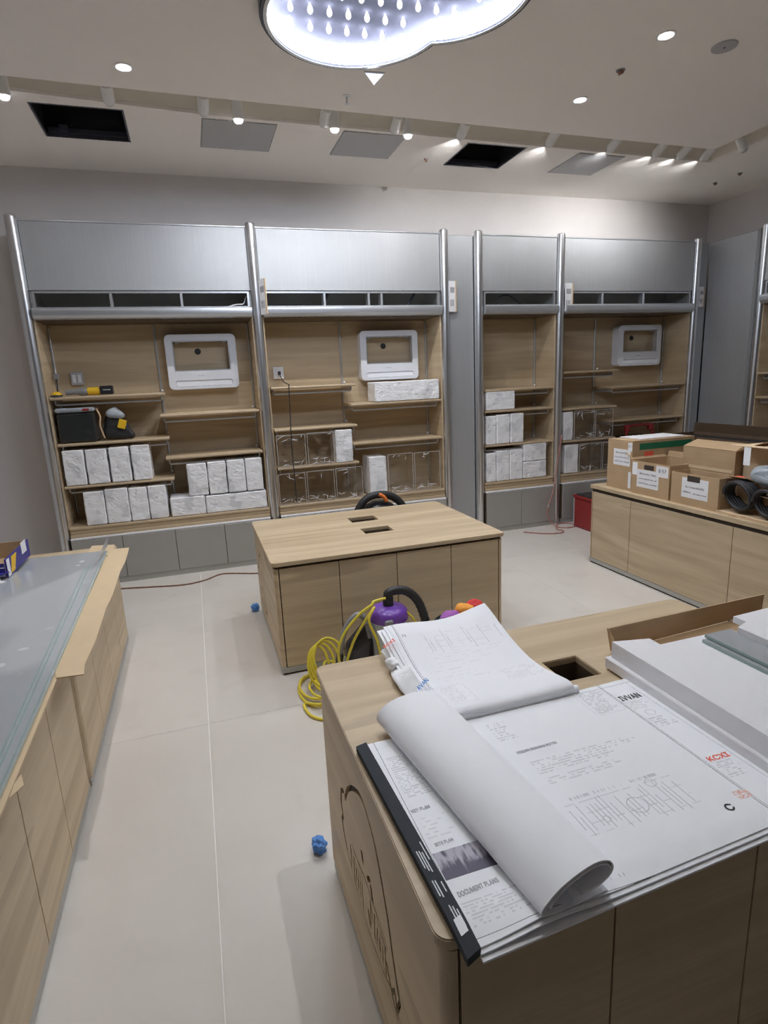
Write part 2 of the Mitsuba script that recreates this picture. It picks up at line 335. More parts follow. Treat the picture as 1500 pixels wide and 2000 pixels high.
# hatches
hl = ['open black ceiling hatch, widest of the row, with a bare duct edge', 'closed grey ceiling access panel under a glaring lit spotlight', 'closed grey ceiling access panel in the middle of the row', 'open black ceiling hatch with a view of the duct, third bay side', 'closed grey ceiling access panel, last of the row before the slot corner']
for k, (x0, x1, y0, y1) in enumerate(hatches):
    if k in (0, 3):
        h = thing('ceiling_hatch', hl[k], 'hatch', 'ceiling hatches along the slot')
        s = sg.box(x0, y0, x1, y1); o = s.buffer(.01, join_style=2)
        part(h, 'shaft', cat(prism(o.difference(s), ZC+.021, ZC+.5), prism(o, ZC+.5, ZC+.51)), 'duct_black')
        part(h, 'frame', prism(s.difference(s.buffer(-.012, join_style=2)), ZC-.002, ZC+.02), 'dark_metal')
        if k == 0: part(h, 'duct_edge', cat(box(x0+.02, x1-.02, y1-.03, y1-.012, ZC+.022, ZC+.055), box(x0+.10, x0+.16, y1-.05, y1-.03, ZC+.03, ZC+.07)), 'dark_metal')
        else: part(h, 'duct_edge', cat(box(x0+.002, x0+.012, y0+.16, y1-.05, ZC+.03, ZC+.30), box(x0+.02, x1-.02, y1-.03, y1-.012, ZC+.022, ZC+.05)), 'dark_metal')
    else:
        h = thing('ceiling_access_panel', hl[k], 'access panel', 'ceiling hatches along the slot')
        part(h, 'panel', cbox(x0+.006, x1-.006, y0+.006, y1-.006, ZC-.006, ZC-.0005, .002), 'access_panel')
        part(h, 'frame', prism(sg.box(x0, y0, x1, y1).difference(sg.box(x0+.005, y0+.005, x1-.005, y1-.005)), ZC-.003, ZC-.0004), 'grey_plastic')
sp = thing('ceiling_speaker', 'round grey perforated speaker grille flush in the ceiling', 'speaker')
part(sp, 'grille', lathe([(0, 0), (.072, 0), (.074, .004), (.074, .008), (0, .008)], 36, (3.307, 3.202, ZC-.0082)), 'access_panel', smooth=30)
part(sp, 'centre_screw', ball((3.307, 3.202, ZC-.009), .006, (1, 1, .5)), 'dark_metal', smooth=True)
for (x, y, r, lb) in [(2.865, 3.585, .022, 'small brown sensor stub in the ceiling between two downlights'), (2.194, 5.264, .015, 'tiny dark sensor stub in the ceiling before the second dark hatch'),
                      (5.531, 5.345, .017, 'tiny dark sensor stub in the ceiling corner, the one closer to the back wall'), (5.529, 5.046, .018, 'tiny dark sensor stub in the ceiling corner, the one closer to the slot')]:
    s = thing('sensor_stub', lb, 'sensor')
    part(s, 'collar', prism(sg.Point(x, y).buffer(r*1.3), ZC-.005, ZC-.0004), 'grey_plastic')
    part(s, 'body', cyl([x, y, ZC-.005], [x+.006, y, ZC-.022], r*.8, 12), 'brown_cord')
# the same downlights go on along the ceiling grid, above the frame
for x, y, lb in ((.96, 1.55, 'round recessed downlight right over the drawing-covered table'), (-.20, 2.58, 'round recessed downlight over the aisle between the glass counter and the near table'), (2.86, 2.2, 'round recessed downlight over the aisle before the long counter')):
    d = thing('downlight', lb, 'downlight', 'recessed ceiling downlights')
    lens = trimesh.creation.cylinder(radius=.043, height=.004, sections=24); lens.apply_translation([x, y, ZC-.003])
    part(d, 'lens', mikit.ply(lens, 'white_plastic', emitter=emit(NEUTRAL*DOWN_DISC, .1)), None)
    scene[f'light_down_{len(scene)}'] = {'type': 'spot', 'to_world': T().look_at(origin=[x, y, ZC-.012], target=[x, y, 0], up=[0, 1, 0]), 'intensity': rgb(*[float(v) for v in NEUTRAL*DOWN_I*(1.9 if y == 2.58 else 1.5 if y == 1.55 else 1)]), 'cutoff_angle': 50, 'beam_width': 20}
s = thing('sprinkler', 'small pale sprinkler head in the ceiling below the hanging paper scrap', 'sprinkler')
part(s, 'plate', prism(sg.Point(1.222, 4.294).buffer(.03), ZC-.004, ZC-.0004), 'white_plastic')
part(s, 'pin', cyl([1.222, 4.294, ZC-.004], [1.222, 4.294, ZC-.045], .007, 8), 'satin')
part(s, 'deflector', prism(sg.Point(1.222, 4.294).buffer(.016), ZC-.048, ZC-.045), 'satin')

# ------------------------------------------------------------------ shelving bays (local: x along the wall, front at y=0, z up)
def mat(ox, oy, deg=0):
    M = trimesh.transformations.rotation_matrix(math.radians(deg), [0, 0, 1]); M[0, 3], M[1, 3] = ox, oy; return M
def bay(W, M, label, left, right, mid, dividers, posts, doors, deck=.545, low_light=True, screen=None):
    t = thing('shelving_bay', label, 'shelving unit', 'steel-fronted shelving bays')
    def P(name, m, bs, parent=None, **kw):
        m = m.copy(); m.apply_transform(M); return part(parent or t, name, m, bs, **kw)
    D = .365
    P('back_panel', box(.02, W-.02, D, D+.018, .43, 2.31), 'wood')
    P('back_panel', box(.02, W-.02, D, D+.018, 2.31, 3.05), 'laminate')
    for s in (0, 1):
        x0 = .035 if s == 0 else W-.055
        P('side_panel', box(x0, x0+.02, -.02, D, .455, 2.32), 'wood')
        P('side_panel', box(x0, x0+.02, .0, D, 2.32, 3.05), 'laminate')
    P('header_panel', cbox(.045, W-.045, -.030, -.010, 2.536, 3.06, .003), 'brushed', label='brushed steel header panel')
    P('header_cap', cbox(.04, W-.04, -.034, D, 3.06, 3.072, .002), 'satin')
    P('cavity_ceiling', box(.05, W-.05, -.008, D-.002, 2.66, 2.67), 'laminate')
    o = sg.box(.06, 2.40, W-.06, 2.53); fr = to_front(frame_mesh(o, sg.box(.078, 2.405, W-.078, 2.515), 0, .028), -.004)
    lf = P('light_box_frame', fr, 'satin', label='pale satin metal frame of the light box')
    for x in dividers: P('divider', cbox(x-.011, x+.011, -.028, .05, 2.405, 2.515, .002), 'satin', parent=lf)
    # bull-nosed canopy
    prof = [(-.02, 2.40), (-.075, 2.396), (-.088, 2.385), (-.092, 2.365), (-.088, 2.335), (-.070, 2.312), (-.045, 2.303), (D-.004, 2.303), (D-.004, 2.325), (-.02, 2.33)]
    ring = np.array(prof); cn = loft([np.c_[np.full(len(ring), x), ring] for x in (.05, W-.05)])
    P('canopy', cn, 'satin', smooth=25)
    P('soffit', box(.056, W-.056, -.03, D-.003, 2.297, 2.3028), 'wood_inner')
    P('upright_rail', cbox(.058, .072, D-.028, D-.001, .6, 2.28, .002), 'satin')
    P('upright_rail', cbox(W-.072, W-.058, D-.028, D-.001, .6, 2.28, .002), 'satin')
    if mid: P('upright_rail', cbox(mid-.008, mid+.008, D-.02, D-.001, .6, 2.28, .002), 'satin')
    def shelf(x0, x1, z, depth0=.0):
        pr = [(D-.03, z), (-.028+depth0, z), (-.040+depth0, z-.004), (-.044+depth0, z-.012), (-.040+depth0, z-.021), (-.028+depth0, z-.025), (D-.03, z-.025)]
        r = np.array(pr); s = P('shelf', loft([np.c_[np.full(len(r), x), r] for x in (x0, x1)]), 'wood')
        P('hang_rail', cbox(x0+.03, x1-.03, .02, .034, z-.075, z-.060, .003), 'satin', parent=s)
        for xb in (x0+.02, x1-.032): P('bracket', cbox(xb, xb+.012, .02, D-.03, z-.062, z-.0255, .002), 'satin', parent=s)
        P('clip', ball((x1-.02, D-.06, z+.015), .012), 'white_plastic', smooth=True, parent=s)
    for (x0, x1, zs) in ((.065, mid+.03 if mid else W-.065, left), (mid-.02 if mid else 0, W-.065, right)):
        for z in zs: shelf(x0, x1, z)
    # deck and base
    P('deck', cbox(.05, W-.05, -.055, D-.002, deck-.025, deck, .006), 'wood')
    P('deck_trim', cat(cbox(.05, W-.05, -.045, .0, deck-.062, deck-.0255, .004), cbox(.05, W-.05, -.06, .0, deck-.092, deck-.0625, .004)), 'wood')
    P('light_strip', cbox(.05, W-.05, -.085, -.02, deck-.108, deck-.0925, .002), 'white_gloss', label='thin white strip above the base doors')
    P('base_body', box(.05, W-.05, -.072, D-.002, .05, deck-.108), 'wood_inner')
    P('plinth', box(.05, W-.05, -.085, D-.002, .0, .05), 'laminate')
    e = [.05]+doors+[W-.05]
    for a, b in zip(e[:-1], e[1:]): P('base_door', cbox(a+.002, b-.002, -.092, -.0725, .052, deck-.111, .002), 'laminate')
    return t
YP = 5.665
X1, X2, X3, X4, X5, X6 = -1.20, .655, 2.51, 2.885, 3.845, 5.65
bay1 = bay(X2-X1, mat(X1, YP), 'wide shelving bay holding the cordless tool and black case', [1.68, 1.285, .915], [1.485, 1.10], .94, [.648, 1.214], None, [.47, .922, 1.365])
bay2 = bay(X3-X2, mat(X2, YP), 'wide shelving bay with the white outlet, behind the table with two slots', [1.68, 1.285, .915], [1.485, 1.10], .85, [.633, 1.066, 1.196], None, [.44, .93, 1.40], deck=.545)
bay3 = bay(X5-X4, mat(X4, YP), 'narrow shelving bay between two poles, with white boxes and a curling cable', [1.55, 1.33, .965], [], None, [], None, [.48], deck=.555)
bay4 = bay(X6-X5, mat(X5, YP), 'shelving bay behind the cardboard boxes, with the red case on its lower shelf', [1.70, 1.30, .94], [1.51, 1.13], .75, [.546, 1.092], None, [.45, .90, 1.35], deck=.56)
bay5 = bay(1.85, mat(5.87, 4.96, -90), 'shelving bay on the side wall, cut off by the picture edge beyond the corner', [1.60, 1.345, .95], [1.51, 1.13], .90, [.6, 1.2], None, [.45, .9, 1.35], deck=.56)
pl = ['steel pole at the outer end of the shelving, next to the dark wall', 'steel pole between the two wide shelving bays, with a price flag', 'steel pole ending the wide bays, a price flag on the grey panel side',
      'steel pole between the plain grey panel and the narrow bay', 'steel pole with a red hose at its foot, ending the narrow bay', 'steel pole at the room corner end of the back shelving', 'steel pole of the side wall shelving at the picture edge']
for (x, y), lb in zip([(X1, YP), (X2, YP), (X3, YP), (X4, YP), (X5, YP), (X6, YP), (5.855, 4.985)], pl):
    p = thing('upright_pole', lb, 'pole', 'steel poles of the shelving')
    part(p, 'shaft', cyl([x, y-.03, .008], [x, y-.03, 3.085], .043, 24), 'chrome', smooth=40)
    part(p, 'cap', tube([[x, y-.03, 3.0851], [x, y-.03, 3.095], [x, y-.03, 3.101]], [.043, .041, .030], 24), 'chrome', smooth=40)
    part(p, 'foot', cyl([x, y-.03, .0005], [x, y-.03, .0079], .05, 24), 'satin', smooth=40)
    part(p, 'spine', box(x-.03, x+.03, y+.012, y+.05, .02, 3.06), 'grey_plastic')
single('filler_panel', cbox(X3+.045, X4-.045, YP-.005, YP+.03, .01, 3.06, .003), 'brushed', 'tall plain grey metal panel between the wide bays and the narrow bay', 'panel')
single('filler_panel', cbox(X6+.045, 5.845, YP+.0, YP+.03, .01, 3.06, .003), 'brushed', 'slim grey metal panel in the room corner beside the last pole', 'panel')
single('filler_panel', cbox(5.85, 5.88, 5.03, YP-.01, .01, 3.06, .003), 'brushed', 'wide dark reflective metal panel on the side wall, between the corner and the edge pole', 'panel')

# screen frames
def screen_frame(x0, x1, z0, z1, y, label):
    t = thing('screen_frame', label, 'screen frame', 'empty screen frames on the shelving back')
    W, H = x1-x0, z1-z0
    o = rrect(x0, x1, z0, z1, .045, 8); w = sg.box(x0+.10*W, z0+.335*H, x1-.10*W, z1-.115*H)
    tray = rrect(x0+.10*W, x1-.09*W, z0+.055*H, z0+.165*H, .02)
    part(t, 'face', to_front(cat(frame_mesh(o, w.union(tray), .10, .118), frame_mesh(o.buffer(-.004), w.union(tray), .118, .121)), y), 'silver_paint')
    part(t, 'side', to_front(frame_mesh(o, o.buffer(-.012), .0, .0998), y), 'silver_paint')
    part(t, 'inner_lip', to_front(frame_mesh(w.buffer(-.001, join_style=2), w.buffer(-.009, join_style=2), .07, .117), y), 'satin')
    part(t, 'tray', to_front(prism(tray.buffer(-.002), .088, .112), y), 'white_gloss')
    m = meshkit.text_mesh('.....'[:0] or 'ooooooo', .010, .0015); m.apply_translation([(x0+x1)/2-.05*1, z0+.24*H, .1215]); part(t, 'lettering', to_front(m, y), 'ink_grey')
    hole = ball(((x0+x1)/2-.03, y-.002, z1-.30*H), .028, (1, .12, 1)); part(t, 'cable_hole', hole, 'duct_black', smooth=True)
    for xx in (x0+.10*W+.03, x1-.10*W-.05): part(t, 'mount', box(xx, xx+.03, y-.07, y-.0, z1-.135*H-.012, z1-.115*H-.002), 'satin')
YB_ = YP+.363
def dz(z, k): return 1.7+(z-1.7)*k
def screen(x0, x1, z0, z1, label):
    k = 5.91/5.62
    screen_frame(x0*k, x1*k, dz(z0, k), dz(z1, k), YB_-.002, label)
screen(-.172, .434, 1.695, 2.17, 'empty silver screen frame in the wide bay beside the cordless tool')
screen(1.604, 2.20, 1.70, 2.17, 'empty silver screen frame above the long white box')
screen(4.61, 5.195, 1.73, 2.175, 'empty silver screen frame in the shadowed bay behind the cardboard boxes')

# price flags
def flag(x, y, dx, dy, z0, z1, label, edge=True):
    t = thing('price_flag', label, 'sign', 'price flags on the poles')
    d = np.array([dx, dy, 0.]); n = np.array([-dy, dx, 0.])/math.hypot(dx, dy)*.002
    def slab(a, b, za, zb, k0=0, k1=1):
        p = np.array([x, y, 0])+d*a; q = np.array([x, y, 0])+d*b
        return trimesh.convex.convex_hull(np.array([v+[0, 0, z]+n*s for v in (p, q) for z in (za, zb) for s in (k0, k1)]))
    part(t, 'card', slab(0, .85, z0, z1, -1, 1), 'board_white')
    part(t, 'edge', slab(.86, 1, z0, z1, -2, 2), 'cardboard_pale')
    part(t, 'print', cat(slab(.15, .75, z0+.62*(z1-z0), z0+.80*(z1-z0), 1.05, 1.3), slab(.15, .75, z0+.62*(z1-z0), z0+.80*(z1-z0), -1.3, -1.05)), 'ink_grey')
    part(t, 'print', cat(*[slab(.15+.2*i, .28+.2*i, z0+.18*(z1-z0), z0+.40*(z1-z0), s, s+.25) for i in range(3) for s in (1.05, -1.3)]), 'ink_grey')
flag(X2+.03, YP-.075, .045, -.10, 2.32, 2.62, 'price flag seen almost edge-on at the pole between the wide bays')
flag(X3+.035, YP-.06, .085, .015, 2.335, 2.625, 'white price flag with orange edge beside the tall plain grey panel')
flag(X5+.035, YP-.07, .105, .01, 2.325, 2.61, 'white price flag with tan edge on the pole with the hose')
flag(X6+.035, YP-.06, .095, .02, 2.36, 2.58, 'dim price flag in the room corner beside the last pole')

# ------------------------------------------------------------------ wrapped boxes on the shelves
NB = [0]
def wrapped(x0, x1, z0, z1, label, group, y0=None, depth=.26, dy=0):
    NB[0] += 1; s = NB[0]
    y = (YP-.04 if y0 is None else y0)+dy
    m = cbox(x0, x1, y, y+depth, z0, z1, .008); m = wrinkle(m, .0055, 16, s, .035)
    t = thing('wrapped_box', label, 'box', group)
    part(t, 'box', m, 'foam_white', smooth=48)
    return t
def clearbox(x0, x1, z0, z1, label, group, depth=.24, dy=0):
    NB[0] += 1; s = NB[0]; y = YP-.035+dy
    t = thing('clear_box', label, 'box', group)
    m = cbox(x0+.004, x1-.004, y, y+depth, z0+.003, z1, .004); m = wrinkle(m, .004, 11, s, .03)
    part(t, 'panes', m, 'acrylic', smooth=40)
    e = [box(a-.0022, a+.0022, y-.001, y+.003, z0+.002, z1) for a in (x0+.005, x1-.005)]
    e += [box(x0+.005, x1-.005, y-.001, y+.003, b-.002, b+.002) for b in (z0+.006, z1-.001)]
    for q in e: part(t, 'edge', q, 'acrylic_edge')
    r = np.random.default_rng(s)
    # creases of the film, thin bright lines close to the front pane
    for q in range(12):
        cx, cz = r.uniform(x0+.03, x1-.03), r.choice([z0+.02, z0+.04, z0+.06, z1-.02, z1-.05]); a = r.uniform(-.5, .5)+(1.3 if q % 4 == 0 else 0); L = r.uniform(.015, .055)
        pts = []
        for u in np.linspace(-1, 1, 6):
            px_ = min(max(cx+L*u*math.cos(a), x0+.008), x1-.008); pz_ = min(max(cz+L*u*math.sin(a)+r.uniform(-.005, .005), z0+.006), z1-.004); pts.append([px_, y-.007, pz_])
        part(t, 'film_crease', tube(pts, [.0006, .0020, .0030, .0028, .0018, .0006], 5), 'film_streak', smooth=True)

g = 'white wrapped boxes on the shelves'
o4 = ['first', 'second', 'third', 'fourth']
for k, b in enumerate([(-1.118, -.950, .917, 1.226), (-.936, -.766, .917, 1.222), (-.748, -.583, .917, 1.229), (-.566, -.410, .917, 1.232)]):
    wrapped(*b, f'white wrapped upright box under the black case shelf, {o4[k]} from the outer pole', g)
for k, b in enumerate([(-1.004, -.838, .548, .850), (-.830, -.640, .548, .862), (-.632, -.478, .548, .854), (-.470, -.315, .548, .856)]):
    wrapped(*b, f'white wrapped upright box on the deck below the black case, {o4[k]} from the outer pole', g)
wrapped(-.290, .018, .547, .722, 'low white box on the deck of the tool bay, its top mostly bare', g)
wrapped(.024, .590, .547, .714, 'long low white wrapped box on the deck carrying most of three upright boxes', g)
for k, b in enumerate([(-.115, .062, .726, 1.026), (.070, .236, .726, 1.028), (.246, .408, .726, 1.032), (.416, .572, .726, 1.034)]):
    wrapped(*b, f'white wrapped upright box standing on low white boxes, {o4[k]} from the middle rail', g)
wrapped(1.735, 2.425, 1.488, 1.682, 'long white wrapped box lying under the screen frame near the grey panel', g)
clearbox(.724, 1.008, .917, 1.226, 'clear empty acrylic box on the third shelf, next to the hanging black wire', 'clear acrylic boxes')
clearbox(1.020, 1.290, .917, 1.230, 'clear empty acrylic box on the third shelf, between a clear and a white box', 'clear acrylic boxes')
wrapped(1.305, 1.478, .917, 1.240, 'lone white upright box ending a shelf row of clear boxes', g)
clearbox(.712, .982, .548, .851, 'clear film-covered box on the deck behind the table, first of three from the pole', 'clear acrylic boxes')
clearbox(.992, 1.272, .548, .856, 'clear film-covered box on the deck behind the table, middle of three', 'clear acrylic boxes')
clearbox(1.284, 1.565, .548, .862, 'clear film-covered box on the deck behind the table, ending the row of three', 'clear acrylic boxes')
wrapped(1.640, 1.822, .548, .945, 'tall white wrapped box on the deck above the black vacuum hose', g)
clearbox(1.837, 2.116, .548, .955, 'clear acrylic box with film beside the tall white box on the deck', 'clear acrylic boxes')
clearbox(2.126, 2.420, .548, .950, 'clear acrylic box on the deck against the pole by the grey panel', 'clear acrylic boxes')
wrapped(2.965, 3.305, 1.332, 1.528, 'white wrapped box lying alone on the second shelf of the narrow bay', g)
for k, b in enumerate([(2.962, 3.078, .967, 1.272), (3.084, 3.246, .967, 1.28), (3.254, 3.416, .967, 1.283)]):
    wrapped(*b, f'white wrapped upright box in the narrow bay row of three, {o4[k]} from the grey panel', g)
for k, b in enumerate([(2.962, 3.078, .558, .872), (3.084, 3.240, .558, .892), (3.248, 3.408, .558, .890)]):
    wrapped(*b, f'white wrapped upright box on the narrow bay deck, {o4[k]} from the grey panel', g)
wrapped(3.418, 3.708, .558, .745, 'white wrapped box on the narrow bay deck, lower of a pair by the hose pole', g)
wrapped(3.418, 3.706, .750, .945, 'white wrapped box in the narrow bay, upper of a pair by the hose pole', g)
wrapped(3.925, 4.048, .942, 1.258, 'white wrapped box beside clear boxes just past the hose pole, on the shelf', g)
clearbox(4.060, 4.335, .942, 1.262, 'clear acrylic box next to a white box on the shelf above the red crate', 'clear acrylic boxes')
clearbox(4.345, 4.590, .942, 1.262, 'clear acrylic box on the shelf near the red case handle', 'clear acrylic boxes')
wrapped(3.950, 4.128, .563, .888, 'white wrapped box on the deck directly above the red crate', g)
clearbox(4.140, 4.450, .563, .890, 'clear crumpled-film box on the deck beside the white box above the red crate', 'clear acrylic boxes')
clearbox(4.460, 4.74, .563, .890, 'clear acrylic box on the deck half hidden by the cardboard boxes', 'clear acrylic boxes')

# ------------------------------------------------------------------ small things on the shelves
zt = 1.682
t = thing('cordless_tool', 'yellow and black cordless multi-tool lying on the top shelf', 'power tool')
y = YP+.02
part(t, 'grip', tube([[-.845, y, zt+.034], [-.83, y, zt+.036], [-.76, y, zt+.036], [-.745, y, zt+.036]], [.030, .033, .033, .031], 16), 'yellow', smooth=40)
part(t, 'gear_head', tube([[-1.02, y, zt+.03], [-1.0, y, zt+.034], [-.93, y, zt+.036], [-.90, y, zt+.036], [-.845, y, zt+.036]], [.016, .024, .022, .034, .032], 16), 'grey_plastic', smooth=40)
part(t, 'battery', cbox(-.744, -.64, y-.045, y+.045, zt+.004, zt+.078, .008), 'black_plastic')
m = meshkit.text_mesh('wwww', .014, .001); part(t, 'lettering', to_front(cat(*[m]), 0).apply_translation([-.72, y-.0455, zt+.038]), 'board_white')
t = thing('sander_head', 'small yellow and black sanding head at the end of the top shelf', 'tool')
part(t, 'body', lathe([(0, .045), (.02, .043), (.038, .028), (.042, .016), (0, .016)], 20, (-1.085, y-.02, zt+.0005)), 'yellow', smooth=40)
part(t, 'pad', lathe([(0, .016), (.045, .016), (.047, .002), (0, .0)], 20, (-1.085, y-.02, zt+.0005)), 'black_rubber', smooth=40)
def outlet(x, z, label, plug=False):
    t = thing('outlet', label, 'outlet'); yy = YB_-.002
    part(t, 'plate', cbox(x-.052, x+.052, yy-.02, yy-.0, z-.058, z+.058, .004), 'white_gloss' if plug else 'access_panel')
    for s in (-1, 1): part(t, 'socket', cbox(x+s*.022-.014, x+s*.022+.014, yy-.0225, yy-.0201, z-.035, z+.035, .001), 'white_gloss')
    return t
outlet(-.965, 1.835, 'grey and white double outlet on the back panel above the cordless tool')
outlet(.855, 1.815, 'white wall outlet with a black plug, above the shelf of the wide bay', True)
pg = thing('power_plug', 'small black plug in the white outlet with a thin black wire hanging down', 'plug')
part(pg, 'plug', cbox(.845, .872, YB_-.07, YB_-.025, 1.795, 1.83, .006), 'black_plastic')
part(pg, 'wire', tube(smooth_path([(.858, YB_-.07, 1.80), (.875, YB_-.16, 1.73), (.885, YP-.05, 1.695), (.885, YP-.052, 1.66), (.872, YP-.055, 1.3), (.868, YP-.055, 1.0), (.872, YP-.06, .70), (.87, YP-.065, .57)], 8), .004, 6), 'black_rubber', smooth=True)
t = thing('black_case', 'black film-covered tool case with shiny edge on the second shelf', 'case')
m = wrinkle(cbox(-1.115, -.815, YP-.02, YP+.25, 1.287, 1.545, .018), .004, 12, 5, .03)
part(t, 'body', m, 'black_film', smooth=45)
part(t, 'lid', wrinkle(cbox(-1.12, -.81, YP-.026, YP+.256, 1.548, 1.585, .012), .004, 14, 6, .03), 'grey_film', smooth=45, label='shiny grey film over the lid')
part(t, 'latch', cbox(-.90, -.85, YP-.05, YP-.028, 1.556, 1.575, .003), 'red_plastic')
part(t, 'strap', tube(smooth_path([(-.80, YP+.02, 1.57), (-.775, YP, 1.50), (-.785, YP-.0, 1.42), (-.765, YP+.02, 1.31)], 6), .008, 6), 'skin_tan', smooth=True)
t = thing('tool_bag', 'black soft bag with grey cap and a yellow patch beside the black case', 'bag')
def blob(pts, rs, amp, seed, fr=18):
    import manifold3d as m3
    ms = []
    for p, r in zip(pts, rs): ms.append(trimesh.creation.icosphere(2, r).vertices+np.array(p))
    h = trimesh.convex.convex_hull(np.vstack(ms)); return wrinkle(h, amp, fr, seed, .025)
part(t, 'body', blob([(-.72, YP+.06, 1.345), (-.56, YP+.04, 1.330), (-.70, YP+.08, 1.47), (-.62, YP+.05, 1.43), (-.545, YP+.03, 1.32)], [.052, .038, .05, .045, .03], .012, 3), 'black_rubber', smooth=50)
part(t, 'cap', blob([(-.70, YP+.02, 1.515), (-.61, YP+.02, 1.50), (-.655, YP+.03, 1.55)], [.035, .032, .025], .009, 9), 'grey_film', smooth=50)
pm = cbox(-.032, .032, -.004, .004, -.04, .04, .003); pm.apply_transform(trimesh.transformations.rotation_matrix(.35, [0, 1, 0])); pm.apply_translation([-.605, YP-.022, 1.425])
part(t, 'patch', pm, 'yellow')
t = thing('hanging_wire', 'pale thin wire hanging down the inner side of the bay above the sanding head', 'wire')
part(t, 'wire', tube(smooth_path([(-1.118, YP+.28, 2.24), (-1.112, YP+.26, 2.05), (-1.105, YP+.22, 1.88)], 6), .005, 6), 'satin', smooth=True)
part(t, 'connector', cbox(-1.125, -1.085, YP+.20, YP+.235, 1.83, 1.88, .005), 'grey_plastic')
part(t, 'tail', tube(smooth_path([(-1.105, YP+.21, 1.83), (-1.10, YP+.16, 1.76), (-1.09, YP+.12, 1.69)], 6), .005, 6), 'black_rubber', smooth=True)
t = thing('cable_loop', 'dark cable curling inside the light box of the narrow bay', 'cable')
part(t, 'cable', tube(smooth_path([(3.13, YP+.05, 2.415), (3.17, YP+.05, 2.49), (3.27, YP+.06, 2.505), (3.36, YP+.06, 2.46), (3.42, YP+.05, 2.415)], 8), .006, 6), 'black_rubber', smooth=True)
for (x, lb, m_) in [(.50, 'white wire end lying in the light box of the tool bay', 'white_plastic')]:
    single('wire_end', tube(smooth_path([(x-.08, YP+.03, 2.41), (x-.02, YP+.03, 2.425), (x+.04, YP+.03, 2.43), (x+.06, YP+.04, 2.46), (x+.075, YP+.05, 2.50)], 6), .006, 6), m_, lb, 'wire', smooth=True)
for (x, z, lb) in [(1.35, 2.46, 'first'), (2.24, 2.46, 'second')]:
    single('brace_bar', cyl([x-.07, YP+.14, 2.41], [x+.06, YP+.14, 2.60], .012, 8), 'dark_metal', f'dark slanted brace inside the light box of the outlet bay, {lb} from the edge-on flag', 'brace', smooth=40)
# red case on lower shelf of bay4 and red crate on the floor
t = thing('red_case', 'red handled case on the lower shelf behind the cardboard boxes', 'case')
zc = .56
part(t, 'body', cbox(4.78, 5.20, YP-.02, YP+.2, zc+.001, zc+.36, .02), 'black_plastic')
part(t, 'handle', tube(smooth_path([(4.80, YP-.01, zc+.37), (4.815, YP-.01, zc+.455), (4.85, YP-.01, zc+.485), (4.99, YP-.01, zc+.49), (5.13, YP-.01, zc+.485), (5.165, YP-.01, zc+.455), (5.18, YP-.01, zc+.37)], 6), .016, 8), 'red_plastic', smooth=True)
part(t, 'corner_grip', cbox(4.79, 4.85, YP-.03, YP+.03, zc+.42, zc+.50, .01), 'red_plastic')
part(t, 'corner_grip', cbox(5.12, 5.18, YP-.03, YP+.03, zc+.42, zc+.50, .01), 'red_plastic')
t = thing('red_crate', 'red tool crate with dark lid on the floor beside the end of the box-laden counter', 'tool crate')
part(t, 'body', cbox(3.93, 4.32, 5.02, 5.42, .001, .335, .012), 'red_plastic')
part(t, 'rim', prism(rrect(3.92, 4.33, 5.01, 5.43, .02).difference(rrect(3.95, 4.30, 5.04, 5.40, .02)), .3352, .362), 'red_plastic')
part(t, 'lid', cbox(3.945, 4.305, 5.035, 5.405, .3355, .375, .01), 'black_plastic')
part(t, 'rail', cyl([3.925, 5.40, .02], [3.925, 5.40, .33], .007, 8), 'satin', smooth=40)
part(t, 'label_plate', cbox(3.99, 4.16, 5.012, 5.0195, .17, .26, .002), 'black_plastic')
# red hose by pole
t = thing('air_hose', 'thin red hose hanging from the shelf by the pole and looping on the floor', 'hose')
hp = [(3.875, YP-.075, 1.02), (3.862, YP-.08, .93), (3.82, YP-.085, .70), (3.74, YP-.13, .40), (3.66, YP-.16, .24), (3.655, YP-.15, .14), (3.70, YP-.17, .05), (3.745, 5.43, .008), (3.83, 5.36, .007), (3.94, 5.38, .007), (3.98, 5.47, .007), (3.90, 5.55, .007), (3.80, 5.53, .016), (3.73, 5.44, .016), (3.68, 5.36, .007), (3.70, 5.28, .007), (3.66, 5.22, .007), (3.56, 5.22, .007), (3.43, 5.29, .007), (3.30, 5.42, .007)]
part(t, 'hose', tube(smooth_path(hp, 8), .0068, 8), 'red_cord', smooth=True)
part(t, 'coupling', cyl([3.668, YP-.163, .23], [3.662, YP-.161, .265], .010, 10), 'satin', smooth=40)
single('floor_cable', tube(smooth_path([(-.95, 5.41, .006), (-.76, 5.375, .006), (-.5, 5.30, .006), (-.24, 5.24, .006), (-.06, 5.29, .006), (.08, 5.40, .006), (.22, 5.36, .006), (.39, 5.28, .006), (.6, 5.24, .006)], 8), .006, 6), 'brown_cord', 'thin brown cable lying along the floor in front of the base doors', 'cable', smooth=True)

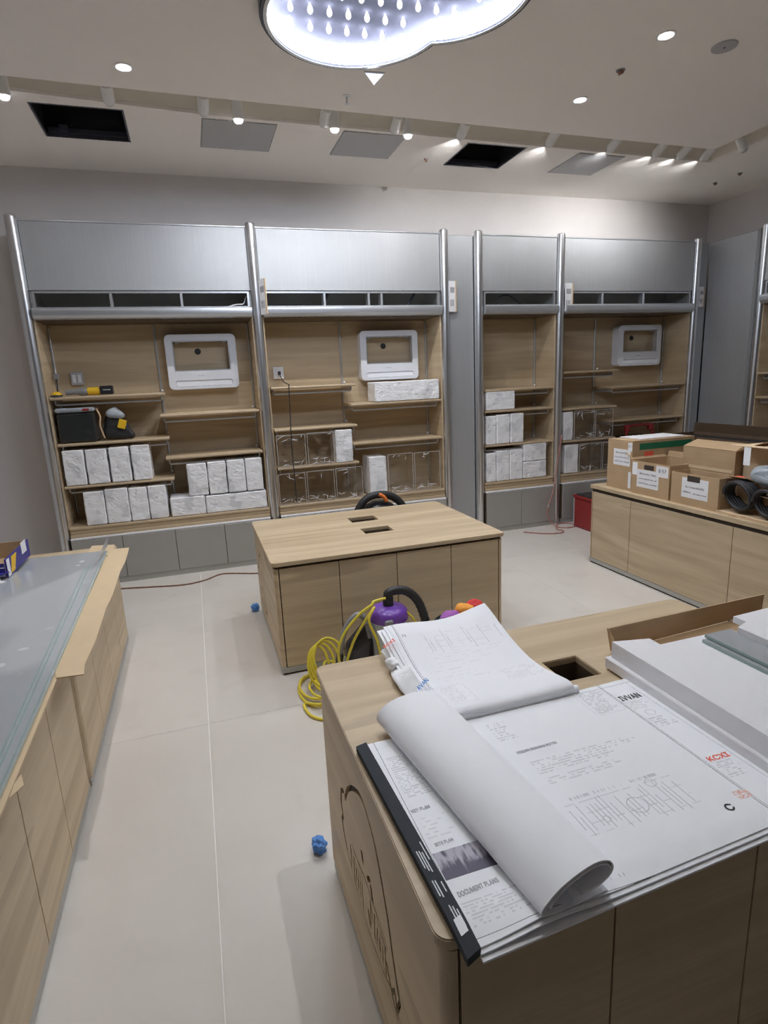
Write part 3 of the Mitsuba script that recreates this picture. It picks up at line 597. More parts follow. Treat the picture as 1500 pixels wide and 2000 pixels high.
# ------------------------------------------------------------------ tables and counters (local: doors along x, front at y=0 facing -y)
def carve_polys(y0, y1, z0, z1, fat=1.6):
    """abstract line carving in the unit frame (u to the far end, v up)"""
    L = lambda pts, w=.0042: sg.LineString([(y0+(y1-y0)*u, z0+(z1-z0)*v) for u, v in pts]).buffer(w*fat)
    arc = smooth_path([(.02, .30), (.06, .42), (.12, .62), (.26, .88), (.44, .985), (.60, .93), (.76, .80), (.86, .64)], 6)
    out = [L(arc, .005), L([(.86, .64), (.90, .66), (.955, .62), (.985, .50), (.95, .42)], .005), L([(.95, .42), (.99, .36), (.96, .28), (.90, .20)], .005)]
    out += [L(smooth_path([(.90, .20), (.76, .10), (.60, .04), (.40, .03), (.22, .06), (.13, .10)], 5), .003)]
    out += [L([(.02, .30), (-.02, .20), (.04, .04), (.10, .10), (.16, .20)], .005), L([(.10, .10), (.05, .18), (.02, .04)], .004)]
    for cx, cz, s in ((.66, .17, 1.0), (.27, .18, 1.0)):
        q = lambda pts, w=.0042: L([(cx+a*s, cz+b*s) for a, b in pts], w*.62)
        out += [q([(-.09, -.08), (-.09, .12), (.07, .14), (.09, -.06), (-.09, -.08)]), q([(-.05, -.04), (-.05, .08), (.03, .09), (.05, -.02), (-.05, -.04)]), q([(-.01, -.02), (0, .05)], .006), q([(.10, .06), (.14, .16), (.15, -.02)]), q([(-.13, .16), (-.02, .20), (.10, .20)])]
    out += [L([(.16, .30), (.30, .36), (.46, .40), (.62, .38)], .003), L([(.52, .50), (.53, .54)], .007), L([(.38, .46), (.36, .38)], .006), L([(.44, .46), (.40, .50)], .005), L([(.46, .20), (.44, .12)], .005)]
    return shapely.union_all(out)
def counter(name, label, cat_, W, D, h, seams, M, holes=(), carve=None, tz=.024, gap=.016, stile=.03, group=None, wide=(), top_over=.012):
    t = thing(name, label, cat_, group)
    def P(nm, m, bs, parent=None, **kw):
        m = m.copy(); m.apply_transform(M); return part(parent or t, nm, m, bs, **kw)
    top = rrect(-top_over, W+top_over, -top_over, D+top_over, .03)
    for (a, b, c, d) in holes: top = top.difference(sg.box(a, c, b, d))
    zt_ = h-tz; zb = zt_-gap
    tm = prism(top.buffer(-.002), zt_, h); P('top', cat(tm, prism(top, zt_+.003, h-.003)), 'wood')
    core = sg.box(.012, .012, W-.012, D-.012)
    for (a, b, c, d) in holes: core = core.difference(sg.box(a-.005, c-.005, b+.005, d+.005))
    P('carcass', prism(core, .05, zt_-.0005), 'shadow_gap')
    for (a, b, c, d) in holes:
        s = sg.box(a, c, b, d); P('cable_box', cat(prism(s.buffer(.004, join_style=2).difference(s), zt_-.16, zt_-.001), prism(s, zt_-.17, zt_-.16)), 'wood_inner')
    e = [stile]+list(seams)+[W-stile]
    for a, b in zip(e[:-1], e[1:]):
        wa, wb = (.009 if a in wide else .0022), (.009 if b in wide else .0022)
        P('door', cbox(a+wa, b-wb, 0, .0115, .052, zb, .0015), 'wood')
    # rounded corner posts
    for x0, sx in ((0, 1), (W, -1)):
        q = sg.Point(x0+sx*.026, .026).buffer(.026, quad_segs=8).intersection(sg.box(min(x0, x0+sx*.026), 0, max(x0, x0+sx*.026), .026)).union(sg.box(min(x0+sx*.012, x0+sx*.0265), .0, max(x0+sx*.012, x0+sx*.0265), .026).intersection(sg.Point(x0+sx*.026, .026).buffer(.0262)))
        P('corner_post', prism(q.buffer(.0001), .052, zb), 'wood')
    side = sg.box(.0265, .052, D-.002, zb)
    for which in (0, 1):
        s = side
        if carve is not None and which == 0: s = side.difference(carve)
        m = prism(s, 0, .0112); R = np.eye(4); R[:3, :3] = [[0, 0, 1], [1, 0, 0], [0, 1, 0]]; m.apply_transform(R)
        m.apply_translation([0 if which == 0 else W-.0112, 0, 0]); P('side_panel', m, 'wood')
    P('back', cbox(.0, W, D-.0115, D, .052, zb, .0015), 'wood')
    P('plinth', cbox(.002, W-.002, .002, D-.002, .012, .05, .003), 'laminate')
    P('toe', box(.012, W-.012, .012, D-.012, .0, .0118), 'shadow_gap')
    return t
AX0, AX1, AY0, AY1, AH = .338, 1.815, 3.235, 4.355, .706
cvA = carve_polys(3.86-AY0, 4.30-AY0, .10, .53)
tabA = counter('display_table', 'oak display table with two cable slots in its top, in the middle of the floor', 'table', AX1-AX0, AY1-AY0, AH, [.724-AX0, 1.087-AX0, 1.449-AX0], mat(AX0, AY0),
        holes=[(1.008-AX0, 1.206-AX0, 3.97-AY0, 4.115-AY0), (1.008-AX0, 1.206-AX0, 3.625-AY0, 3.764-AY0)], carve=cvA, group='oak display tables')
BX0, BX1, BY0, BY1, BH = .300, 1.748, .735, 1.742, .79
cvB = carve_polys(1.015-BY0, 1.535-BY0, .225, .665)
tabB = counter('display_table', 'oak display table covered with construction drawings and white panels', 'table', BX1-BX0, BY1-BY0, BH, [.652-BX0, 1.0-BX0, 1.36-BX0], mat(BX0, BY0),
        holes=[(.980-BX0, 1.104-BX0, 1.362-BY0, 1.49-BY0)], carve=cvB, group='oak display tables')
# box-laden counter: doors face -x; local x runs towards -y
RX, RY, RH = 3.285, 4.285, .716
tabR = counter('long_counter', 'long oak counter loaded with cardboard boxes and cables', 'counter', 2.9, 1.05, RH, [.505, 1.46, 2.4], mat(RX, RY, -90), tz=.03, gap=.03)
# counters with the glass: doors face +x; local x runs towards +y
LX = -.600
tabL1 = counter('long_counter', 'oak counter under glass sheets, far unit past the wide dark gap', 'counter', 1.63, 1.15, .690, [.41, .82, 1.23], mat(LX, 2.545, 90), tz=.02, gap=.004)
tabL2 = counter('long_counter', 'oak counter under glass sheets, near unit before the wide dark gap', 'counter', 2.0, 1.15, .690, [.42, .81, 1.20, 1.585], mat(LX, .525, 90), tz=.02, gap=.004)

# ------------------------------------------------------------------ glass sheets and cardboard on the counters
def slab_poly(pts, z0, z1): return prism(sg.Polygon(pts), z0, z1)
single('cardboard_sheet', slab_poly([(-.548, .62), (-.561, 1.5), (-.576, 2.215), (-.60, 2.9), (-.61, 4.0), (-1.70, 4.0), (-1.70, .62)], .6915, .6965), 'cardboard_pale', 'cardboard sheet lying under the whole glass stack', 'cardboard')
cp = [(-.485, 2.205), (-.578, 2.215)]+[(-.60-.001*i, 2.3+.2*i) for i in range(9)]+[(-.745, 4.03), (-.745, 4.21), (-.600, 4.17), (-.592, 4.05), (-.498, 4.04)]+[(-.492+.004*math.sin(i*2.1), 3.9-.2*i) for i in range(9)]
single('cardboard_strip', slab_poly(cp, .697, .7005), 'cardboard_pale', 'tan cardboard strip jutting over the counter edge beside the glass', 'cardboard')
single('cardboard_scrap', slab_poly([(-.533, 1.585), (-.552, 1.64), (-.559, 1.60), (-.556, 1.54)], .6968, .6995), 'cardboard_pale', 'small torn cardboard scrap at the counter edge near the closest door seam', 'cardboard')
GZ = .7012
gl = ['bottom glass sheet of the stack, reaching furthest back over the counter', 'second glass sheet of the stack, its edge bright along the cardboard', 'third glass sheet of the stack, set back from the edge', 'top dusty glass sheet of the stack, covered in cloudy film']
gp = [[(-.562, .6), (-.575, 1.5), (-.620, 3.985), (-1.72, 4.08), (-1.72, .6)], [(-.566, .6), (-.580, 1.5), (-.628, 3.95), (-1.70, 3.95), (-1.70, .6)], [(-.585, .6), (-.600, 1.6), (-.668, 3.64), (-1.68, 3.70), (-1.68, .6)], [(-.590, .6), (-.606, 1.6), (-.680, 3.58), (-1.66, 3.66), (-1.66, .6)]]
for k in range(4):
    t = thing('glass_sheet', gl[k], 'glass sheet', 'stacked glass sheets on the counter')
    P_ = sg.Polygon(gp[k]); z0 = GZ+.0105*k
    part(t, 'pane', cat(prism(P_.buffer(-.001), z0, z0+.010)), 'plate_glass')
    part(t, 'edge', prism(P_.difference(P_.buffer(-.0009)), z0+.0006, z0+.0094), 'glass_edge', label='pale green glass edge')
gv = [[-.625, 3.98, GZ+.012], [-.60, 4.0, GZ+.013], [-.605, 4.06, GZ+.06], [-.64, 3.4, GZ+.045], [-.62, 3.4, GZ+.046], [-.60, 4.08, GZ+.062]]
single('film_curl', wrinkle(trimesh.convex.convex_hull(np.array([(-.636, 3.60, .7455), (-.628, 3.60, .747), (-.626, 3.93, .7455), (-.614, 3.95, .7455), (-.606, 4.02, .80), (-.604, 4.025, .802), (-.618, 3.8, .77)])), .002, 20, 2, .03), 'grey_film', 'grey plastic film curling up at the corner of the glass stack', 'film', smooth=40)
t = thing('printed_carton', 'open blue, white and yellow printed carton on the glass stack', 'carton')
ZG = GZ+.0105*4+.0005
ang = 0
part(t, 'tray', cat(box(-1.62, -1.05, 3.50, 3.96, ZG, ZG+.006), box(-1.62, -1.05, 3.952, 3.96, ZG+.006, ZG+.10)), 'cardboard')
part(t, 'end_flap', cbox(-1.056, -1.048, 3.50, 3.965, ZG, ZG+.105, .001), 'blue_print', label='blue printed end of the carton')
part(t, 'front_flap', slab_poly([(-1.62, 3.40), (-1.10, 3.40), (-1.04, 3.50), (-1.62, 3.50)], ZG+.03, ZG+.036), 'blue_print')
part(t, 'front_wall', cbox(-1.62, -1.057, 3.494, 3.4995, ZG+.0065, ZG+.085, .001), 'blue_print')
part(t, 'white_stripe', box(-1.62, -1.06, 3.4925, 3.4938, ZG+.012, ZG+.028), 'board_white')
part(t, 'white_stripe', box(-1.62, -1.06, 3.4925, 3.4938, ZG+.058, ZG+.064), 'board_white')
part(t, 'yellow_print', trimesh.convex.convex_hull(np.array([(-1.0478, 3.56, ZG+.01), (-1.0478, 3.63, ZG+.01), (-1.0478, 3.70, ZG+.095), (-1.0478, 3.60, ZG+.095), (-1.0465, 3.56, ZG+.01), (-1.0465, 3.63, ZG+.01), (-1.0465, 3.70, ZG+.095), (-1.0465, 3.60, ZG+.095)])), 'yellow')
part(t, 'white_corner', box(-1.0478, -1.0463, 3.505, 3.555, ZG+.004, ZG+.10), 'board_white')
part(t, 'white_corner', box(-1.0478, -1.0463, 3.80, 3.90, ZG+.05, ZG+.12), 'board_white')
t = thing('white_bar', 'pale plastic angle bar lying on the glass in front of the printed carton', 'bar')
b0, b1 = np.array([-1.40, 3.02]), np.array([-1.04, 3.42]); dd = (b1-b0)/np.linalg.norm(b1-b0); nn = np.array([-dd[1], dd[0]])
for nm, w0, w1, h0, h1 in (('flange', 0, .05, 0, .006), ('web', .044, .05, .0062, .03)):
    part(t, nm, slab_poly([b0+nn*w0, b1+nn*w0, b1+nn*w1, b0+nn*w1], ZG+h0, ZG+h1), 'white_plastic')

# ------------------------------------------------------------------ vacuum, cords, cloths between the tables
VX, VY = .875, 2.78
t = thing('canister_vacuum', 'grey canister vacuum with purple lid and black hose, standing between the tables', 'vacuum cleaner')
part(t, 'canister', lathe([(0, .10), (.085, .10), (.088, .12), (.093, .30), (.098, .44), (.098, .455), (0, .455)], 28, (VX, VY, 0)), 'canister', smooth=35)
part(t, 'lid', lathe([(0, .4555), (.102, .4555), (.106, .475), (.102, .50), (.085, .52), (.05, .531), (0, .533)], 28, (VX, VY, 0)), 'purple', smooth=40)
part(t, 'base', lathe([(0, .02), (.13, .02), (.14, .04), (.13, .085), (.10, .0995), (0, .0995)], 28, (VX, VY, 0)), 'black_plastic', smooth=40)
part(t, 'latch', cbox(VX-.055, VX-.012, VY-.116, VY-.098, .36, .49, .005), 'grey_plastic')
part(t, 'hose_collar', cyl([VX+.0, VY, .534], [VX+.0, VY, .575], .028, 14), 'black_rubber', smooth=40)
hosep = smooth_path([(VX, VY, .570), (VX+.005, VY, .598), (VX+.05, VY, .607), (VX+.11, VY, .590), (VX+.165, VY-.01, .53), (VX+.20, VY-.02, .42), (VX+.215, VY-.03, .28), (VX+.20, VY-.06, .14), (VX+.12, VY-.17, .055), (VX-.02, VY-.22, .045)], 8)
part(t, 'hose', tube(hosep, .024+.0012*np.cos(np.arange(len(hosep))*math.pi), 12), 'black_rubber', smooth=60)
for sx in (-.09, .09):
    for sy in (-.08, .08): part(t, 'caster', ball((VX+sx, VY+sy, .0215), .021), 'black_rubber', smooth=True)
t = thing('vacuum_harness', 'black and grey harness of the vacuum leaning beside the purple-lidded canister', 'harness')
hx, hy = .70, 2.79
part(t, 'back_plate', blob([(hx+.03, hy+.05, .08), (hx+.07, hy+.05, .34), (hx+.075, hy+.05, .40), (hx-.02, hy+.05, .08), (hx-.01, hy+.05, .30)], [.05, .055, .04, .04, .05], .004, 21, 10), 'black_plastic', smooth=50)
part(t, 'wheel', tube(smooth_path([(hx-.10, hy, .30), (hx-.07, hy, .42), (hx, hy, .50), (hx+.05, hy, .46), (hx+.07, hy, .36)], 8), .016, 10), 'grey_plastic', smooth=True)
part(t, 'strut', tube(smooth_path([(hx+.03, hy-.02, .47), (hx+.075, hy-.04, .40), (hx+.085, hy-.05, .25), (hx+.06, hy-.05, .10)], 6), .013, 8), 'grey_plastic', smooth=True)
part(t, 'belt', tube(smooth_path([(hx-.10, hy, .30), (hx-.11, hy, .2), (hx-.06, hy-.02, .06), (hx+.03, hy-.03, .04)], 6), .02, 8), 'black_rubber', smooth=True)
t = thing('yellow_cord', 'yellow extension cord coiled over the vacuum and heaped on the floor', 'extension cord')
rg = np.random.default_rng(3)
cy = [(VX-.02, VY-.02, .580), (VX-.09, VY-.03, .575), (.775, VY-.04, .565), (.70, 2.74, .52), (.61, 2.73, .43), (.575, 2.72, .33), (.60, 2.71, .20), (.68, 2.70, .10), (.70, 2.72, .06), (.62, 2.75, .20), (.66, 2.75, .36), (.74, 2.73, .50), (.78, 2.72, .555), (.74, 2.69, .50), (.775, 2.67, .38), (.79, 2.66, .22), (.75, 2.66, .08), (.66, 2.80, .02)]
part(t, 'cord', tube(smooth_path(cy, 10), .0075, 7), 'cord_yellow', smooth=True)
heap = []
for k in range(5):
    c = np.array([.50+.025*k, 2.98+.03*math.sin(k*2.0)]); a0 = .6*k
    rx, ry = .105+.018*math.sin(k*1.7), .15+.03*math.cos(k*1.3)
    for j in range(10):
        a = a0+2*math.pi*j/10
        heap.append([c[0]+rx*math.cos(a), c[1]+ry*math.sin(a), .010+.013*k+.004*math.sin(j*2+k)])
heap += [(.50, 2.78, .05), (.40, 2.86, .012), (.415, 2.73, .010), (.50, 2.66, .010), (.60, 2.68, .010), (.66, 2.80, .02)]
part(t, 'heap', tube(smooth_path(heap, 6), .0075, 7), 'cord_yellow', smooth=True)
up = []
for k in range(4):
    c = (.52+.02*k, 3.02)
    for j in range(8):
        a = 2*math.pi*j/8; up.append([c[0]+.085*math.cos(a)*(.7+.1*k), c[1]+.04*math.sin(a), .135+.105*math.sin(a)+.012*k])
part(t, 'heap_loops', tube(smooth_path(up, 6), .0075, 7), 'cord_yellow', smooth=True)
part(t, 'tail', tube(smooth_path([(VX+.08, VY-.05, .50), (VX+.115, VY-.06, .46), (VX+.14, VY-.06, .40), (VX+.145, VY-.06, .30), (VX+.10, VY-.1, .1), (VX-.05, VY-.15, .012)], 6), .006, 7), 'cord_yellow', smooth=True)
part(t, 'plug', cbox(.475, .515, 2.72, 2.755, .001, .028, .006), 'black_plastic')
ct = thing('cloth_heap', 'bundle of purple, orange, red and mint cloths behind the folded drawings', 'cloths')
for (x, y_, z, r, m_, nm, s) in [(1.17, 2.62, .475, .05, 'cloth_purple', 'purple_cloth', 1), (1.25, 2.63, .500, .045, 'cloth_orange', 'orange_cloth', 2), (1.31, 2.64, .515, .034, 'cloth_red', 'red_cloth', 3), (1.11, 2.60, .455, .035, 'cloth_mint', 'mint_cloth', 4)]:
    part(ct, nm, wrinkle(ball((x, y_, z), r, (1.25, 1, .7), 3), .012, 26, s), m_, smooth=50)
part(ct, 'bucket', lathe([(0, .001), (.12, .001), (.15, .43), (.145, .43), (.116, .012), (0, .012)], 24, (1.23, 2.63, 0)), 'black_plastic', smooth=35)
part(ct, 'bundle', wrinkle(ball((1.23, 2.63, .41), .13, (1, 1, .5), 3), .012, 20, 9), 'cloth_mint', smooth=50)
t = thing('shop_vacuum', 'dark shop vacuum with orange-striped hose peeking over the table with two slots', 'vacuum cleaner')
sx_, sy_ = 1.46, 4.78
part(t, 'drum', lathe([(0, .03), (.16, .03), (.175, .10), (.175, .48), (.165, .50), (0, .50)], 28, (sx_, sy_, 0)), 'black_plastic', smooth=35)
part(t, 'dome', lathe([(0, .5005), (.17, .5005), (.165, .56), (.13, .63), (.07, .665), (0, .672)], 28, (sx_, sy_, 0)), 'black_plastic', smooth=40)
part(t, 'hose', tube(smooth_path([(sx_-.24, sy_-.05, .40), (sx_-.22, sy_-.05, .58), (sx_-.13, sy_-.05, .705), (sx_, sy_-.05, .735), (sx_+.12, sy_-.05, .70), (sx_+.21, sy_-.05, .60), (sx_+.25, sy_-.05, .42)], 8), .032, 12), 'black_rubber', smooth=True)
part(t, 'stripe', tube(smooth_path([(sx_-.02, sy_-.088, .745), (sx_+.02, sy_-.095, .72), (sx_+.04, sy_-.10, .68)], 5), .016, 8), 'orange', smooth=True)
for a in range(4): part(t, 'caster', ball((sx_+.13*math.cos(a*1.57+.7), sy_+.13*math.sin(a*1.57+.7), .026), .025), 'black_rubber', smooth=True)
for (x, y_, s, lb) in [(.292, 1.845, .8, 'crumpled blue paper at the foot of the drawing-covered table'), (.318, 4.36, .9, 'small blue paper scrap at the foot of the table with two slots')]:
    single('blue_paper', wrinkle(ball((x-.03*s, y_, .032*s), .034*s, (.9, 1.1, 1.1), 3), .018, 55, int(s*10)), 'blue_paper', lb, 'paper', smooth=20)
# ------------------------------------------------------------------ cardboard boxes and cables on the long counter
RZ = RH+.0008
def carton(name, label, x0, x1, y0, y1, h, flaps=(), lid=False, bs='cardboard', t_=.005, z=RZ):
    t = thing(name, label, 'cardboard box', 'cartons on the long counter')
    o = sg.box(x0, y0, x1, y1); i = sg.box(x0+t_, y0+t_, x1-t_, y1-t_)
    part(t, 'walls', prism(o.difference(i), z, z+h), bs)
    part(t, 'bottom', prism(i.buffer(-.0003), z, z+t_), bs)
    if lid:
        part(t, 'lid_flap', box(x0, x1, y0, (y0+y1)/2-.002, z+h+.0003, z+h+.0045), bs); part(t, 'lid_flap', box(x0, x1, (y0+y1)/2+.002, y1, z+h+.0003, z+h+.0045), bs)
    for (side, length, angle) in flaps:      # angle: 0 closed flat, 90 upright, 180 folded out flat
        a = math.radians(angle); c, s = math.cos(a)*length, math.sin(a)*length
        p = {'x0': ([x0, y0], [x0, y1], [1, 0]), 'x1': ([x1, y0], [x1, y1], [-1, 0]), 'y0': ([x0, y0], [x1, y0], [0, 1]), 'y1': ([x0, y1], [x1, y1], [0, -1])}[side]
        A, B, d = np.array(p[0]+[z+h]), np.array(p[1]+[z+h]), np.array(p[2]+[0.0])
        A2, B2 = A+d*c+[0, 0, s]+(B-A)*.03, B+d*c+[0, 0, s]-(B-A)*.03
        n = np.cross(B-A, A2-A); n = n/np.linalg.norm(n)*.002
        part(t, 'flap', trimesh.convex.convex_hull(np.array([q+k*n for q in (A, B, A2, B2) for k in (-1, 1)])+[0, 0, .0022]), bs)
    return t
def text_x(words, x, yfar, z, h, length):
    """lettering on a face that looks towards -x, starting at y = yfar"""
    m = meshkit.text_mesh(words, h, .0006); w = m.bounds[1, 0]-m.bounds[0, 0]; m.apply_scale([length/w, 1, 1])
    M = np.eye(4); M[:3, :3] = [[0, 0, -1], [-1, 0, 0], [0, 1, 0]]; m.apply_transform(M); m.apply_translation([x, yfar, z]); return m
def label_x(t, x, y0, y1, z0, z1, lines, tilt=0):
    m = box(x-.0012, x-.0004, y0, y1, z0, z1); part(t, 'shipping_label', m, 'board_white', label='white paper label with printed lines')
    H, W = z1-z0, y1-y0
    for (w, fz, h, a, b) in lines: part(t, 'lettering', text_x(w, x-.0013, y1-W*a, z0+H*fz, H*h, W*(b-a)), 'ink')
b1 = carton('cardboard_box', 'tall cardboard box with a green band, at the far end of the long counter', 3.35, 3.98, 3.865, 4.16, .405, lid=True)
label_x(b1, 3.35, 3.885, 4.085, RZ+.20, RZ+.335, [('Welcome Mall,', .72, .11, .12, .88), ('conveniently at', .46, .08, .08, .92), ('baltimore street', .20, .08, .08, .92)])
label_x(b1, 3.35, 3.868, 3.915, RZ+.325, RZ+.395, [('B 7', .45, .25, .2, .8)])
part(b1, 'shipping_label', box(3.3488, 3.3496, 3.868, 3.90, RZ+.02, RZ+.155), 'board_white')
part(b1, 'green_band', box(3.42, 3.95, 3.8632, 3.8645, RZ+.335, RZ+.385), 'green_print', label='dark green printed band')
part(b1, 'red_mark', box(3.47, 3.56, 3.8632, 3.8645, RZ+.265, RZ+.315), 'ink_red')
part(b1, 'tape', box(3.349, 3.98, 4.0, 4.03, RZ+.4097, RZ+.4105), 'cardboard_pale')
single('paper_sheet', wrinkle(box(3.46, 3.92, 3.90, 4.15, RZ+.4112, RZ+.418), .002, 12, 4, .04), 'board_white', 'white sheet lying on top of the tall cardboard box with the green band', 'paper')
b2 = carton('cardboard_box', 'low open cardboard box with a printed label, between two taller boxes', 3.33, 3.68, 3.440, 3.84, .262, flaps=[('y1', .10, 150), ('x1', .05, 100)])
label_x(b2, 3.33, 3.545, 3.775, RZ+.058, RZ+.20, [('Welcome, Mall,', .72, .11, .1, .9), ('conveniently at', .46, .08, .08, .92), ('baltimore street', .20, .08, .08, .92)])
label_x(b2, 3.33, 3.452, 3.575, RZ+.165, RZ+.25, [('B 57', .40, .3, .2, .8)])
part(b2, 'hand_hole', box(3.3275, 3.3297, 3.60, 3.70, RZ+.205, RZ+.24), 'shadow_gap')
part(b2, 'torn_label', box(3.3287, 3.3295, 3.775, 3.83, RZ+.15, RZ+.25), 'paper')
b3 = carton('cardboard_box', 'cardboard box with a wide white label at the counter edge, before the taller open box', 3.33, 3.50, 3.0, 3.418, .228)
label_x(b3, 3.33, 3.085, 3.318, RZ+.055, RZ+.20, [('for conveniently', .50, .10, .15, .85), ('baltimore', .24, .10, .05, .35), ('street road', .22, .06, .45, .95)])
part(b3, 'hand_hole', box(3.3275, 3.3297, 3.16, 3.27, RZ+.175, RZ+.215), 'shadow_gap')
b4 = carton('cardboard_box', 'taller cardboard box with folded-out pale flap, behind the box with the wide label', 3.505, 3.93, 3.045, 3.50, .395, flaps=[('y0', .20, 158), ('x0', .12, 20)])
part(b4, 'tape_mark', box(3.503, 3.5045, 3.06, 3.48, RZ+.24, RZ+.262), 'cardboard_pale')
b5 = carton('cardboard_box', 'pale cardboard box with closed lid and white tape, topmost near the picture edge', 3.56, 4.05, 2.47, 3.025, .44, lid=True, bs='cardboard_pale', flaps=[('x0', .15, 176)])
part(b5, 'tape', box(3.558, 3.80, 2.86, 2.90, RZ+.4449, RZ+.4460), 'paper'); part(b5, 'tape', box(3.412, 3.4135, 2.855, 2.905, RZ+.33, RZ+.452), 'paper', label='loose white tape')
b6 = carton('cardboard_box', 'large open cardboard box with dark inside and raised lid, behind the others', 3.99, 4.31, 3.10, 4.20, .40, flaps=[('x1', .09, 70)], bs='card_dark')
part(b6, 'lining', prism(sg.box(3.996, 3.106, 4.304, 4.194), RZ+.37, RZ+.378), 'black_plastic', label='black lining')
t = carton('cardboard_box', 'torn cardboard box with a pink mark, under the black cables', 3.465, 3.554, 2.84, 2.998, .215, flaps=[('x0', .09, 158)])
part(t, 'pink_mark', box(3.39, 3.45, 2.90, 2.96, RZ+.247, RZ+.2475), 'ink_red')
single('kraft_paper', wrinkle(box(3.32, 3.52, 2.55, 3.0, RZ, RZ+.012), .006, 14, 8, .03), 'skin_tan', 'crumpled brown kraft paper at the counter edge under the black cables', 'paper', smooth=40)
single('torn_flap', slab_poly([(3.33, 2.52), (3.38, 2.74), (3.52, 2.78), (3.55, 2.52)], RZ+.150, RZ+.154), 'cardboard_pale', 'small pale cardboard flap resting on the black cable coils at the picture edge', 'cardboard')
def coil(label, c, R, tilt, n, r, zr):
    t = thing('cable_coil', label, 'cable coil', 'black cables on the long counter')
    pts = []
    for k in range(n*14):
        a = 2*math.pi*k/14; rr = R*(1+.10*math.sin(k*.9)); off = (k/(n*14)-.5)*zr
        p = np.array([off, rr*math.cos(a), rr*math.sin(a)*.92]); ca, sa_ = math.cos(tilt), math.sin(tilt)
        pts.append([c[0]+p[0]*ca-p[2]*sa_*.3, c[1]+p[1], c[2]+p[2]+p[0]*sa_])
    part(t, 'cable', tube(smooth_path(pts, 3), r, 8), 'black_rubber', smooth=True); return t
coil('thick black cable coil standing beside the box with the wide label', (3.395, 2.875, RZ+.135), .095, .1, 5, .012, .10)
coil('second black cable coil under the small pale flap at the picture edge', (3.385, 2.66, RZ+.115), .085, -.1, 4, .012, .10)
single('plastic_bag', blob([(3.43, 2.78, RZ+.28), (3.47, 2.62, RZ+.31), (3.45, 2.60, RZ+.24), (3.48, 2.45, RZ+.26), (3.45, 2.76, RZ+.25)], [.055, .06, .07, .06, .05], .022, 13, 13), 'grey_film', 'shiny blue-grey plastic bag heaped over the black cables', 'plastic bag', smooth=50)

# ------------------------------------------------------------------ drawings and panels on the near table
BZ = BH+.0006
def rows(u, v, a, b, c, d, n, f, seed, fill=.55, dens=.42):
    """printed text rows in the rectangle a<u<b, c<v<d"""
    inside = (u > a) & (u < b) & (v > c) & (v < d)
    r = (v-c)/(d-c)*n; k = dr.floor(r)
    on = ((r-k) < fill) & (noise(u*f, k*3.7, seed) > dens) & (u < a+(b-a)*(.62+.38*cell_rand(k, seed, 3)))
    return dr.select(inside & on, 1.0, 0.0)
def seg(x, w, c): return dr.select(dr.abs(x-c) < w, 1.0, 0.0)
def rect_line(u, v, a, b, c, d, w):
    ins = (u > a-w) & (u < b+w) & (v > c-w) & (v < d+w)
    return dr.select(ins & ((dr.abs(u-a) < w) | (dr.abs(u-b) < w) | (dr.abs(v-c) < w) | (dr.abs(v-d) < w)), 1.0, 0.0)
